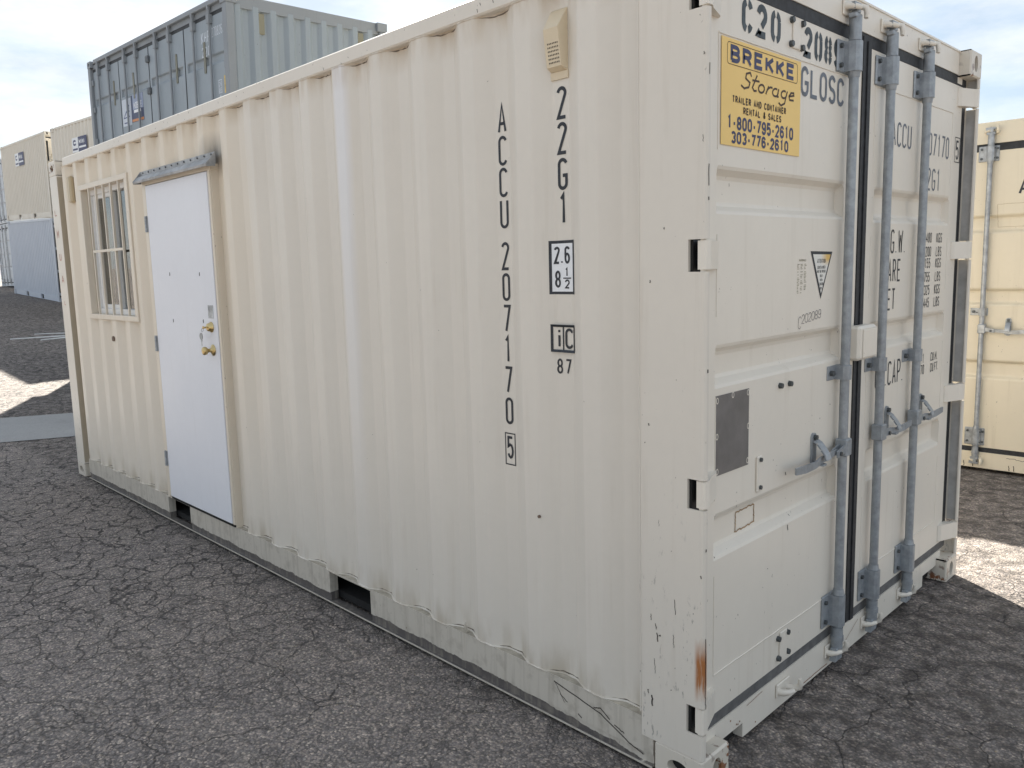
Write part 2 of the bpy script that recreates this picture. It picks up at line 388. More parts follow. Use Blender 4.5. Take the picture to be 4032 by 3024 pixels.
# ------------------------------------------------------------------ container pieces (local frame: doors face +x at x=0, long side faces -y at y=0)
LN, WD, HT = 6.058, 2.438, 2.591
def casting(parent, xf, sx, yf, sy, zf, sz, mat, detail=True):
    """corner casting; xf,yf,zf outer corner; s* point inwards"""
    lx, ly, lz = .178, .162, .118
    mb = MB(); x1 = xf+sx*lx; y1 = yf+sy*ly; z1 = zf+sz*lz
    b = .006
    if not detail:
        mb.box(xf, x1, yf, y1, zf, z1); return mb.build('corner_casting', mat, parent)
    n = 28
    def face(fm, a0, a1, c0, c1, ra, rc, ac, cc):
        """rect with oval hole; fm(a,c,depth)"""
        O = []; I = []
        for i in range(n):
            t = 2*pi*i/n+pi/4
            ct, st = cos(t), sin(t)
            I.append((ac+ra*ct, cc+rc*st))
            m = max(abs(ct), abs(st)); O.append(((a0+a1)/2+(a1-a0)/2*ct/m, (c0+c1)/2+(c1-c0)/2*st/m))
        V = [fm(a, c, 0) for a, c in O]+[fm(a, c, 0) for a, c in I]+[fm(a, c, .03) for a, c in I]
        F = [(i, (i+1) % n, n+(i+1) % n, n+i) for i in range(n)]+[(n+i, n+(i+1) % n, 2*n+(i+1) % n, 2*n+i) for i in range(n)]
        mb.add(V, F)
    xa, xb = sorted((xf, x1)); ya, yb = sorted((yf, y1)); za, zb = sorted((zf, z1))
    zc = zf+sz*.058
    face(lambda a, c, d: (a, yf+sy*d, c), xa+b, xb-b, za+b, zb-b, .040, .026, xf+sx*.088, zc)
    face(lambda a, c, d: (xf+sx*d, a, c), ya+b, yb-b, za+b, zb-b, .026, .037, yf+sy*.086, zc)
    # rounded rims
    e = b
    def quad(*p): mb.add(p, [(0, 1, 2, 3)])
    quad((xf, yf+sy*e, za+e), (xf+sx*e, yf, za+e), (xf+sx*e, yf, zb-e), (xf, yf+sy*e, zb-e))
    quad((x1-sx*e, yf, za+e), (x1, yf+sy*e, za+e), (x1, yf+sy*e, zb-e), (x1-sx*e, yf, zb-e))
    quad((xf, y1-sy*e, za+e), (xf+sx*e, y1, za+e), (xf+sx*e, y1, zb-e), (xf, y1-sy*e, zb-e))
    for z0, z2 in ((za+e, za), (zb-e, zb)):
        quad((xf+sx*e, yf, z0), (x1-sx*e, yf, z0), (x1-sx*e, yf+sy*e, z2), (xf+sx*e, yf+sy*e, z2))
        quad((xf, yf+sy*e, z0), (xf, y1-sy*e, z0), (xf+sx*e, y1-sy*e, z2), (xf+sx*e, yf+sy*e, z2))
        quad((xf+sx*e, yf+sy*e, z2), (x1-sx*e, yf+sy*e, z2), (x1-sx*e, y1-sy*e, z2), (xf+sx*e, y1-sy*e, z2))
        mb.add([(xf, yf+sy*e, z0), (xf+sx*e, yf, z0), (xf+sx*e, yf+sy*e, z2)], [(0, 1, 2)])
    quad((x1, yf+sy*e, za+e), (x1, y1, za+e), (x1, y1, zb-e), (x1, yf+sy*e, zb-e))
    quad((xf+sx*e, y1, za+e), (x1, y1, za+e), (x1, y1, zb-e), (xf+sx*e, y1, zb-e))
    o = mb.build('corner_casting', mat, parent, recalc=False)
    o.data.polygons.foreach_set('use_smooth', [False]*len(o.data.polygons))
    mi = MB()   # dark inside
    mi.box(xf+sx*.03, xf+sx*.14, yf+sy*.03, yf+sy*.13, za+.012, zb-.012)
    mi.build('casting_hollow', MDARK, o)
    return o

def profile(x0, x1, first, pitch, crest, web, floor, depth, y0):
    """corrugation profile running from x1 (right) to x0 (left): list of (x, y) ascending, rounded bends"""
    pts = []
    k = 0
    x = first
    while x < x1+pitch: x += pitch
    while x > x0-pitch:
        pts += [(x, y0), (x+crest, y0), (x+crest+web, y0+depth), (x+crest+web+floor, y0+depth)]
        x -= pitch
    pts.sort()
    out = []
    for i in range(1, len(pts)-1):
        a, p, b = Vector(pts[i-1]), Vector(pts[i]), Vector(pts[i+1])
        rr = min(.006, (p-a).length*.35, (b-p).length*.35)
        u = p+(a-p).normalized()*rr; v = p+(b-p).normalized()*rr
        out += [tuple(u), tuple(u*.25+p*.5+v*.25), tuple(v)]
    return out
def prof_y(pr, x):
    for a, b in zip(pr, pr[1:]):
        if a[0] <= x <= b[0]:
            return a[1]+(b[1]-a[1])*(x-a[0])/max(1e-9, b[0]-a[0])
    return pr[0][1] if x < pr[0][0] else pr[-1][1]
def corr_wall(mb, pr, x0, x1, z0, z1, holes=(), fm=None, zdiv=1):
    fm = fm or (lambda x, y, z: (x, y, z))
    xs = sorted(set([round(p[0], 5) for p in pr if x0 < p[0] < x1]+[x0, x1]+[h[i] for h in holes for i in (0, 1)]))
    for a, b in zip(xs, xs[1:]):
        ya, yb = prof_y(pr, a), prof_y(pr, b)
        zr = [(z0, z1)]
        for (hx0, hx1, hz0, hz1) in holes:
            if a >= hx0-1e-6 and b <= hx1+1e-6:
                nz = []
                for (c, d) in zr:
                    if hz0 > c: nz.append((c, min(d, hz0)))
                    if hz1 < d: nz.append((max(c, hz1), d))
                zr = [q for q in nz if q[1]-q[0] > 1e-4]
        for c, d in zr:
            mb.add([fm(a, ya, c), fm(b, yb, c), fm(b, yb, d), fm(a, ya, d)], [(0, 1, 2, 3)])

def lock_rod(parent, y, mat, xr=-.022, z0=.10, z1=2.53, rr=.017, hand=1, brmat=None, zmid=1.218, handle=True, hdir=-1, lod=False, hz=0):
    """rod with cams, brackets and handle. hdir: handle points to -y or +y"""
    brmat = brmat or mat; n = 8 if lod else 18
    mb = MB(); mb.cyl((xr, y, .17), (xr, y, 2.44), rr, n)
    for s, zz in ((1, .335), (-1, 2.315)):
        mb.cyl((xr, y, zz), (xr, y, zz+s*.022), rr*1.35, n, rr*1.12)
    mb.cyl((xr, y, .115), (xr, y, .20), rr*1.28, n); mb.cyl((xr, y, 2.42), (xr, y, 2.50), rr*1.28, n)
    mb.cyl((xr, y, .145), (xr, y, .165), rr*1.45, n)
    rod = mb.build('lock_rod', mat, parent)
    if lod:
        for zc in (2.365, .27):
            m2 = MB(); m2.box(-.056, xr+.022, y-.05, y+.035, zc-.055, zc+.055, .004); m2.build('rod_bracket', brmat, rod)
        m2 = MB(); m2.box(xr-.02, xr+.02, y-.025, y+.025, 2.49, 2.55); m2.box(xr-.02, xr+.02, y-.025, y+.025, .08, .12); m2.build('cam', mat, rod)
    else:
        for zc, hh in ((2.365, .056), (.272, .066)):
            m2 = MB()
            m2.box(-.056, -.046, y-.082, y+.05, zc-hh, zc+hh, .004)
            # U shaped keeper round the rod
            U = [(-.047, -.03), (-.03, -.029), (-.008, -.024), (.002, -.013), (.0045, 0), (.002, .013), (-.008, .024), (-.03, .029), (-.047, .03)]
            poly = [(a, y+b) for a, b in U]+[(-.047, y-.03)]
            m2.prism(poly[:-1], lambda a, b: (a, b, zc-hh+.004), lambda a, b: (a, b, zc+hh-.004))
            m2.build('rod_bracket', brmat, rod)
            m3 = MB()
            for dz in (-.6, .6):
                for dy in (-.062, .04):
                    m3.cyl((-.046, y+dy, zc+dz*hh), (-.037, y+dy, zc+dz*hh), .009, 6)
            for dz in (-.62, .62): m3.cyl((-.02, y+.024, zc+dz*hh), (-.008, y+.031, zc+dz*hh), .0045, 8)
            m3.build('bracket_bolt', MBOLT, rod, kind='stuff')
        m2 = MB(); zc = zmid
        m2.box(-.056, -.050, y-.085, y+.03, zc-.027, zc+.027, .002)
        U = [(-.051, -.024), (-.02, -.024), (-.004, -.018), (.0015, 0), (-.004, .018), (-.02, .024), (-.051, .024)]
        m2.prism([(a, y+b) for a, b in U], lambda a, b: (a, b, zc-.027), lambda a, b: (a, b, zc+.027))
        m2.build('rod_clamp', brmat, rod)
        m3 = MB(); m3.cyl((-.05, y-.062, zc), (-.036, y-.062, zc), .011, 6); m3.cyl((-.05, y-.04, zc-.006), (-.042, y-.04, zc-.006), .005, 6); m3.build('clamp_bolt', MBOLT, rod)
        for s, zz in ((1, 2.495), (-1, .118)):
            m2 = MB()
            m2.box(xr-.014, xr+.014, y-.03, y+.026, zz, zz+s*.018, .003)
            m2.box(xr-.012, xr+.014, y-.012, y+.014, zz+s*.016, zz+s*.052, .004)
            C = [(-.038, .052), (.022, .052), (.026, .038), (-.012, .037), (-.022, .026), (-.034, .030)]
            m2.prism([(y+a, zz+s*b) for a, b in C], lambda a, b: (xr-.012, a, b), lambda a, b: (xr+.012, a, b))
            m2.build('cam', mat, rod)
        if handle:
            h = hdir; k = 1.16 if h < 0 else .80; Z = lambda q: q+hz
            m2 = MB()
            m2.box(xr-.022, xr+.024, y-.022, y+.028, Z(.895), Z(.962), .004)      # hub
            m2.prism([(y+h*.02, Z(.942)), (y+h*.085, Z(.928)), (y+h*.085, Z(.902)), (y+h*.02, Z(.912))], lambda a, b: (xr-.010, a, b), lambda a, b: (xr-.003, a, b))
            m2.prism([(y+h*.02, Z(.942)), (y+h*.085, Z(.928)), (y+h*.085, Z(.902)), (y+h*.02, Z(.912))], lambda a, b: (xr+.013, a, b), lambda a, b: (xr+.020, a, b))
            m2.build('handle_hub', brmat, rod)
            m2 = MB(); m2.cyl((xr-.016, y+h*.065, Z(.916)), (xr+.026, y+h*.065, Z(.916)), .008, 10); m2.build('pivot_bolt', MBOLT, rod)
            m2 = MB()
            pts = [(xr+.004, y+h*.05*k, .922), (xr+.004, y+h*.10*k, .918), (xr+.004, y+h*.17*k, .914), (xr+.010, y+h*.22*k, .908), (xr+.016, y+h*.30*k, .912), (xr+.024, y+h*.38*k, .922)]
            w_ = [.009, .011, .0125, .0125, .0145, .0120]
            V = []
            for (px, py, pz), ww in zip(pts, w_):
                pz += hz; V += [(px-.0035, py, pz-ww), (px+.0035, py, pz-ww), (px+.0035, py, pz+ww), (px-.0035, py, pz+ww)]
            F = [(4*i+q, 4*i+(q+1) % 4, 4*i+4+(q+1) % 4, 4*i+4+q) for i in range(5) for q in range(4)]+[(0, 1, 2, 3), (20, 21, 22, 23)]
            m2.add(V, F); m2.build('handle', brmat, rod)
            yc = y+h*(.19 if h < 0 else .165)
            m2 = MB()
            ov = [(yc+.019*cos(t*pi/8), Z(.945) + (.047 if sin(t*pi/8) >= 0 else -.047)+.019*sin(t*pi/8)) for t in range(16)]
            m2.prism(ov, lambda a, b: (-.0555, a, b), lambda a, b: (-.048, a, b))
            m2.build('handle_retainer', brmat, rod)
            m2 = MB(); m2.cyl((-.048, yc, Z(.995)), (-.036, yc, Z(.995)), .010, 6); m2.build('retainer_bolt', MBOLT, rod)
            m2 = MB(); m2.cyl((-.048, yc, Z(.895)), (-.038, yc, Z(.895)), .010, 6); m2.build('retainer_bolt', MBOLT, rod)
            m2 = MB()   # catch folded over the handle
            cv = [(-.046, .985), (-.030, .975), (-.014, .955), (.000, .935), (.006, .915)]
            for (xa, za), (xb, zb) in zip(cv, cv[1:]):
                m2.prism([(xa, Z(za)), (xb, Z(zb)), (xb-.006, Z(zb)-.002), (xa-.004, Z(za)-.006)], lambda a, b: (a, yc-.013, b), lambda a, b: (a, yc+.016+(.012 if h < 0 else .004), b))
            m2.box(-.048, -.004, yc-.014, yc+.014, Z(.892), Z(.900), .002)
            m2.build('handle_catch', brmat, rod)
    return rod
def keeper(parent, y, z, mat, s=1, xs=-.055):
    """cream block with a hook on header (s=-1) or sill (s=1)"""
    m = MB()
    m.box(xs+.0005, xs+.007, y-.052, y+.050, z-.026, z+.026, .003)
    m.tube([(xs+.003, y-.036, z+s*.004), (xs+.022, y-.034, z+s*.003), (xs+.040, y-.024, z-s*.002), (xs+.048, y-.006, z-s*.004)], [.013, .012, .010, .009], 8)
    m.tube([(xs+.003, y+.028, z+s*.012), (xs+.028, y+.034, z+s*.010), (xs+.046, y+.044, z+s*.004), (xs+.050, y+.044, z-s*.018), (xs+.049, y+.040, z-s*.032)], [.013, .011, .0115, .010, .008], 8)
    return m.build('cam_keeper', mat, parent)

def leaf(parent, ya, yb, z0, z1, mat, bands, name='door_leaf', x=-.055, ym=.045, depth=.031, yr=None):
    """door sheet with recessed horizontal bands"""
    mb = MB(); zs = [(z0, 0), (z1, 0)]
    pl, pr_ = ya+ym, yb-ym*(1.7 if yb-ya > .9 else 1)
    pl, pr_ = ya+ym, yb-(yr or ym)
    rows = [z0]
    prof = [(z0, 0)]
    for (a, b) in sorted(bands):
        w = .026
        prof += [(a-.006, 0), (a+.004, .004), (a+w-.006, depth-.004), (a+w+.006, depth), (b-w-.006, depth), (b-w+.006, depth-.004), (b-.004, .004), (b+.006, 0)]
    prof += [(z1, 0)]
    for (za, da), (zb, db) in zip(prof, prof[1:]):
        e = .010
        # left/right members stay flush
        mb.add([(x, ya, za), (x, pl, za), (x, pl, zb), (x, ya, zb)], [(0, 1, 2, 3)])
        mb.add([(x, pr_, za), (x, yb, za), (x, yb, zb), (x, pr_, zb)], [(0, 1, 2, 3)])
        mb.add([(x-da, pl+e, za), (x-da, pr_-e, za), (x-db, pr_-e, zb), (x-db, pl+e, zb)], [(0, 1, 2, 3)])
        mb.add([(x, pl, za), (x-da, pl+e, za), (x-db, pl+e, zb), (x, pl, zb)], [(0, 1, 2, 3)])
        mb.add([(x, pr_, za), (x-da, pr_-e, za), (x-db, pr_-e, zb), (x, pr_, zb)], [(0, 1, 2, 3)])
    # edges of the sheet
    for yy in (ya, yb): mb.add([(x, yy, z0), (x, yy, z1), (x-.05, yy, z1), (x-.05, yy, z0)], [(0, 1, 2, 3)])
    for zz in (z0, z1): mb.add([(x, ya, zz), (x, yb, zz), (x-.05, yb, zz), (x-.05, ya, zz)], [(0, 1, 2, 3)])
    o = mb.build(name, mat, parent)
    return o

def rails(P, matR, matT, y, s, pockets, detail=True, dark=None):
    """top and bottom side rails. s=+1: side at y=0 facing -y"""
    m = MB(); m.box(-5.70, -.182, y+s*.003, y+s*.063, 2.524, 2.588, .006); m.build('top_rail', matT, P)
    m = MB(); m.box(-5.76, -.184, y+s*.042, y+s*.060, .024, .178)
    m = MB()
    xs = [-5.76]
    for a, b in pockets: xs += [a, b]
    xs.append(-.184)
    for a, b in zip(xs[::2], xs[1::2]):
        m.box(a, b, y+s*.004, y+s*.05, .058, .178)
        m.box(a, b, y+s*.009, y+s*.05, .0235, .058)
    for a, b in pockets: m.box(a, b, y+s*.004, y+s*.05, .172, .178)
    m.box(-5.76, -.184, y-s*.002, y+s*.04, .017, .0235)
    return m.build('bottom_rail', matR, P)

def container(spec):
    """background container: simpler parts, same real construction"""
    P = thing('shipping_container', spec['label'], 'container', 'containers stored in the yard', spec['loc'], spec.get('rot', (0, 0, 0)))
    mt = spec['mat']; fr = spec.get('frame', mt); lod = spec.get('lod', False)
    for xf, sx in ((0, -1), (-LN, 1)):
        for yf, sy in ((0, 1), (WD, -1)):
            for zf, sz in ((0, 1), (HT, -1)): casting(P, xf, sx, yf, sy, zf, sz, spec.get('cast', fr), detail=not lod or (yf == 0 and zf > 0))
    for xf, sx in ((0, -1), (-LN, 1)):
        for yf, sy in ((0, 1), (WD, -1)):
            m = MB()
            if xf == 0 and spec['end'] == 'doors':
                m.box(xf-.005, xf-.16, yf+sy*.002, yf+sy*.03, .118, 2.473, .006); m.box(xf-.10, xf-.16, yf+sy*.03, yf+sy*.10, .118, 2.473)
            else:
                m.box(xf+sx*.004, xf+sx*.13, yf+sy*.004, yf+sy*.12, .118, 2.473, .01)
            m.build('corner_post', fr, P)
    pk = spec.get('pockets', ((-4.20, -3.86), (-2.20, -1.86)))
    fp = spec.get('fine')
    rails(P, fr, fr, 0, 1, pk); rails(P, fr, fr, WD, -1, pk)
    if spec['side'] == 'corr':
        pitch = .2775 if not fp else .21
        pr = profile(-5.93, -.13, -.74, pitch, .072 if not fp else .065, .068 if not fp else .03, .07 if not fp else .085, .036, .006)
        m = MB(); corr_wall(m, pr, -5.93, -.12, .178, 2.526); w = m.build('side_wall', mt, P)
    else:
        w = None
    m = MB(); m.box(-5.93, -.12, WD-.05, WD-.03, .178, 2.526); m.build('far_side_wall', mt, P)
    m = MB(); m.box(-LN+.1, -.09, .05, WD-.05, 2.555, 2.575); m.build('roof_panel', mt, P)
    m = MB(); m.box(-LN+.1, -.10, .06, WD-.06, .15, .17); m.build('underfloor', fr, P)
    m = MB(); m.box(-LN+.02, -LN+.06, .1, WD-.1, .12, 2.53); m.build('rear_wall', mt, P)
    # header & sill of end at x=0
    m = MB(); m.box(-.05, -.11, .164, WD-.164, 2.478, 2.589); m.box(-.05, -.11, .05, WD-.05, 2.437, 2.478); m.build('header', fr, P)
    m = MB(); m.box(-.05, -.11, .164, WD-.164, .03, .152); m.build('sill', fr, P)
    if spec['end'] == 'corr':
        pr = profile(.1, WD-.1, .14, .25, .07, .055, .07, .045, 0)
        m = MB(); corr_wall(m, pr, .118, WD-.118, .15, 2.48, fm=lambda a, b, z: (-.045-b, a, z)); m.build('end_wall', mt, P)
    else:
        doorset(P, spec, lod)
    return P
BANDS = ((1.795, 1.925), (1.267, 1.390), (.717, .857))
def doorset(P, spec, lod):
    mt = spec['mat']; fr = spec.get('frame', mt)
    for i, (ya, yb) in enumerate(((.10, 1.17), (1.236, 2.335))):
        lf = leaf(P, ya, yb, .19, 2.383, mt, BANDS, ym=.055)
        g = MB()
        for q in ((ya-.035, ya-.001, .152, 2.436), (yb+.001, yb+.034, .152, 2.436), (ya-.001, yb+.001, .152, .189), (ya-.001, yb+.001, 2.384, 2.436)): g.box(-.058, -.100, *q)
        g.build('door_gasket', MRUB, lf)
        for y in ((.42, .92) if i == 0 else (1.50, 2.02)):
            lock_rod(lf, y, spec.get('rod', MROD2), lod=lod, hdir=(1 if i == 0 else -1), handle=not lod, brmat=spec.get('rod', MROD2), hz=.165)
    for y in (.42, .92, 1.50, 2.02):
        keeper(P, y, .095, fr, 1); keeper(P, y, 2.52, fr, -1)
    for z in (.245, .965, 1.67, 2.35):
        for s, yy in ((1, 0), (-1, WD)):
            m = MB(); m.box(-.054, -.008, yy+s*.03, yy+s*.13, z-.042, z+.042, .008); m.build('door_hinge', fr, P)
    if lod:
        pass

# ================================================================== SETTING
def gz(x):
    t = max(0., -x-9.0)
    z = .0625*t*t/8 if t < 4 else .0625*(t-2)
    if x < -26: z = gz(-26)+.040*(-26-x)
    return z
def ground():
    xs = [-400, -200, -120, -80, -60, -50, -44]+[-40+i for i in range(0, 33)]+[-6, -3, 0, 3, 8, 20, 60, 200]
    ys = [-200, -60, -20, -8, -4, -2, 0, 2, 4, 6, 9, 14, 25, 60, 200, 400]
    zf = lambda x: gz(max(x, -60))
    v = [(x, y, zf(x)) for x in xs for y in ys]; n = len(ys)
    f = [(i*n+j, (i+1)*n+j, (i+1)*n+j+1, i*n+j+1) for i in range(len(xs)-1) for j in range(n-1)]
    me = bpy.data.meshes.new('ground'); me.from_pydata(v, [], f); me.polygons.foreach_set('use_smooth', [True]*len(f))
    m, nt, b = newmat('worn_asphalt'); me.materials.append(m)
    tc = N(nt, 'ShaderNodeTexCoord'); o = tc.outputs['Object']
    warp = N(nt, 'ShaderNodeTexNoise'); warp.inputs['Scale'].default_value = 60; L(nt, o, warp.inputs['Vector'])
    va = N(nt, 'ShaderNodeVectorMath', operation='MULTIPLY_ADD'); L(nt, warp.outputs['Color'], va.inputs[0]); va.inputs[1].default_value = (.006, .006, .006); L(nt, o, va.inputs[2])
    def vor(scale, vec, feat='F1'):
        n = N(nt, 'ShaderNodeTexVoronoi', feature=feat); n.inputs['Scale'].default_value = scale; L(nt, vec, n.inputs['Vector']); return n
    v1 = vor(112, va.outputs[0]); v2 = vor(60, va.outputs[0]); v3 = vor(210, o)
    s1 = N(nt, 'ShaderNodeSeparateColor'); L(nt, v1.outputs['Color'], s1.inputs[0])
    s2 = N(nt, 'ShaderNodeSeparateColor'); L(nt, v2.outputs['Color'], s2.inputs[0])
    big = noise(nt, o, .55, 5, .6); mid = noise(nt, o, 4.5, 4, .6); fine = noise(nt, o, 240, 3, .7)
    base = mix(nt, maprange(nt, big, .35, .7), (.335, .298, .276), (.262, .233, .219))
    base = mix(nt, maprange(nt, mid, .3, .75, 0, .4), base, (.23, .206, .197))
    ramp = N(nt, 'ShaderNodeValToRGB'); el = ramp.color_ramp; el.interpolation = 'CONSTANT'
    el.elements[0].position = 0; el.elements[0].color = (.66, .66, .66, 1); el.elements[1].position = .35; el.elements[1].color = (1, 1, 1, 1)
    for p, c in ((.62, (1.35, 1.3, 1.22, 1)), (.84, (1.6, 1.52, 1.42, 1)), (.94, (2.2, 2.1, 1.9, 1))): e = el.elements.new(p); e.color = c
    L(nt, s1.outputs[0], ramp.inputs[0])
    c = mix(nt, 1, base, ramp.outputs[0], 'MULTIPLY')
    f2 = math_(nt, 'MULTIPLY', math_(nt, 'GREATER_THAN', s2.outputs[1], .90), maprange(nt, v2.outputs['Distance'], .38, .30))
    c = mix(nt, math_(nt, 'MULTIPLY', f2, .75), c, mix(nt, s2.outputs[2], (.50, .47, .42), (.44, .35, .22)))
    dk = maprange(nt, v1.outputs['Distance'], .34, .66, 0, .4)
    c = mix(nt, dk, c, (.06, .057, .056)); c = mix(nt, maprange(nt, fine, .3, .7, 0, .3), c, (.09, .085, .085))
    # crazed cracking: broken up networks of narrow dark lines
    wp = N(nt, 'ShaderNodeTexNoise'); wp.inputs['Scale'].default_value = 5; wp.inputs['Detail'].default_value = 5; L(nt, o, wp.inputs['Vector'])
    vb = N(nt, 'ShaderNodeVectorMath', operation='MULTIPLY_ADD'); L(nt, wp.outputs['Color'], vb.inputs[0]); vb.inputs[1].default_value = (.22, .22, .22); L(nt, o, vb.inputs[2])
    k3 = vor(9, vb.outputs[0], 'DISTANCE_TO_EDGE'); k1 = vor(2.6, vb.outputs[0], 'DISTANCE_TO_EDGE'); k2 = vor(6.5, vb.outputs[0], 'DISTANCE_TO_EDGE')
    pm = noise(nt, o, 1.3, 3); pm2 = noise(nt, o, 2.1, 3)
    cf = math_(nt, 'MULTIPLY', maprange(nt, k1.outputs['Distance'], .013, .004), maprange(nt, pm, .38, .50))
    xg, yg, zg_ = sepxyz(nt, o)
    left = maprange(nt, xg, -1.2, -3.2, .25, 1)
    cf2 = math_(nt, 'MULTIPLY', maprange(nt, k2.outputs['Distance'], .046, .012), math_(nt, 'MULTIPLY', left, maprange(nt, pm2, .28, .42)))
    pm3 = noise(nt, o, 1.1, 4, .6)
    cf3 = math_(nt, 'MULTIPLY', maprange(nt, k3.outputs['Distance'], .034, .008), math_(nt, 'MULTIPLY', maprange(nt, pm3, .36, .54, .15, .65), maprange(nt, xg, .3, -.8, .4, 1)))
    crack = math_(nt, 'MAXIMUM', math_(nt, 'MAXIMUM', math_(nt, 'MULTIPLY', cf, .8), cf2), cf3)
    blot = noise(nt, o, .9, 6, .65, .6); c = mix(nt, maprange(nt, blot, .55, .72, 0, .22), c, (.085, .078, .078))
    dust = noise(nt, o, 2.7, 5, .6); c = mix(nt, maprange(nt, dust, .55, .72, 0, .35), c, (.30, .265, .225))
    # grit and splash dirt gathered along the foot of the long side
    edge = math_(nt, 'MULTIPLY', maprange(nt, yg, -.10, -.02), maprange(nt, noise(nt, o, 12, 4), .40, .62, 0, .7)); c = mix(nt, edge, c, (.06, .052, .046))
    c = mix(nt, math_(nt, 'MULTIPLY', crack, .9), c, (.026, .024, .024))
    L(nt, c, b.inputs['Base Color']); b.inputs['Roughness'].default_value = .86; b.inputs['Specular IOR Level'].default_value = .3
    h = math_(nt, 'SUBTRACT', math_(nt, 'MULTIPLY', v1.outputs['Distance'], -.9), math_(nt, 'MULTIPLY', crack, 1.4))
    h = math_(nt, 'ADD', h, math_(nt, 'ADD', math_(nt, 'MULTIPLY', s1.outputs[1], .5), math_(nt, 'MULTIPLY', f2, .5)))
    bp = N(nt, 'ShaderNodeBump'); bp.inputs['Strength'].default_value = .8; bp.inputs['Distance'].default_value = .005; L(nt, h, bp.inputs['Height']); L(nt, bp.outputs[0], b.inputs['Normal'])
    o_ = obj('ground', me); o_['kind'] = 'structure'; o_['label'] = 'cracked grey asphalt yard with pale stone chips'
    return m
ground()

def sheet(name, poly, dz, mat, label, n=1):
    """flush sheet above the ground; poly quad refined along its length"""
    (a, b, c, d) = [Vector(p) for p in poly]; V = []; F = []; K = 24
    for i in range(K+1):
        t = i/K
        for p, q in ((a, b), (d, c)):
            w = p.lerp(q, t); V.append((w.x, w.y, gz(w.x)+dz))
    F = [(2*i, 2*i+2, 2*i+3, 2*i+1) for i in range(K)]
    me = bpy.data.meshes.new(name); me.from_pydata(V, [], F); me.materials.append(mat)
    o = obj(name, me); o['kind'] = 'structure'; o['label'] = label; return o
mcon, nt_, b_ = newmat('smooth_concrete')
_o = N(nt_, 'ShaderNodeTexCoord').outputs['Object']
c_ = mix(nt_, maprange(nt_, noise(nt_, _o, 1.2, 6, .6), .3, .7), (.345, .345, .34), (.28, .28, .275))
c_ = mix(nt_, maprange(nt_, noise(nt_, _o, 60, 4, .7), .4, .7, 0, .4), c_, (.16, .155, .15))
L(nt_, c_, b_.inputs['Base Color']); b_.inputs['Roughness'].default_value = .8
dv = Vector((.42, .905)).normalized()
e1, e2 = Vector((-9.774, .214)), Vector((-8.118, -.144))
sheet('concrete_gutter', (e1-dv*14, e1+dv*16, e2+dv*16, e2-dv*14), .006, mcon, 'pale concrete gutter strip crossing the asphalt')
MSTREAK = plain('pale_streak_white', (.50, .50, .49), .8, var=.25, scale=9)

gr = MB(); rg = random.Random(21)
for i in range(5200):
    if i < 900: gx = rg.uniform(-5.9, 0); gy = -abs(rg.gauss(0, .035))-.002
    else:
        u = rg.random(); gx = 1.0-8.5*u**1.25; gy = rg.uniform(-1.3, .1) if gx < 0 else rg.uniform(-.2, 2.6)
        if gx < 0 and gy > -.01: gy -= .2
    rs = rg.uniform(.0016, .0042)*(1.25 if rg.random() < .08 else 1)
    a0 = rg.uniform(0, 6.3); q = [(gx+rs*rg.uniform(.7, 1.3)*cos(a0+k*2.09), gy+rs*rg.uniform(.7, 1.3)*sin(a0+k*2.09), .001) for k in range(3)]
    gr.add(q+[(gx, gy, rs*rg.uniform(.7, 1.1))], [(0, 1, 3), (1, 2, 3), (2, 0, 3)])
mg, ng, bg_ = newmat('loose_stone_chips'); og = N(ng, 'ShaderNodeTexCoord').outputs['Object']
vg = N(ng, 'ShaderNodeTexVoronoi'); vg.inputs['Scale'].default_value = 70; L(ng, og, vg.inputs['Vector'])
rg_ = N(ng, 'ShaderNodeValToRGB'); rg_.color_ramp.elements[0].color = (.10, .09, .085, 1); rg_.color_ramp.elements[1].color = (.40, .36, .30, 1)
sg_ = N(ng, 'ShaderNodeSeparateColor'); L(ng, vg.outputs['Color'], sg_.inputs[0]); L(ng, sg_.outputs[0], rg_.inputs[0]); L(ng, rg_.outputs[0], bg_.inputs['Base Color']); bg_.inputs['Roughness'].default_value = .9
go = gr.build('loose_gravel', mg, None, kind='stuff'); go['label'] = 'loose stone chips scattered over the asphalt'

# ================================================================== MAIN CONTAINER
P = thing('shipping_container', 'cream office container in front with white entry door, barred window and grey lock rods', 'container', 'containers stored in the yard')
PK = ((-4.118, -3.768), (-2.112, -1.762))
# corrugated long side
PR = profile(-5.93, -.20, -.74, .2775, .072, .068, .0695, .036, .004)
PR = [p for p in PR if p[0] < -.235]+[(-.235, PR[-1][1] if False else .030)]
wall = MB()
WIN = (-5.305, -4.405, 1.385, 2.305); DOOR = (-4.062, -3.105, .178, 2.236)
corr_wall(wall, PR, -5.795, -.228, .176, 2.527, holes=(WIN, DOOR))
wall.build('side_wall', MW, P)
rails(P, MR, MP, 0, 1, PK); 
m = MB(); m.box(-5.76, -.184, .06, .16, .0235, .06); m.build('cross_member', MDARK, P)
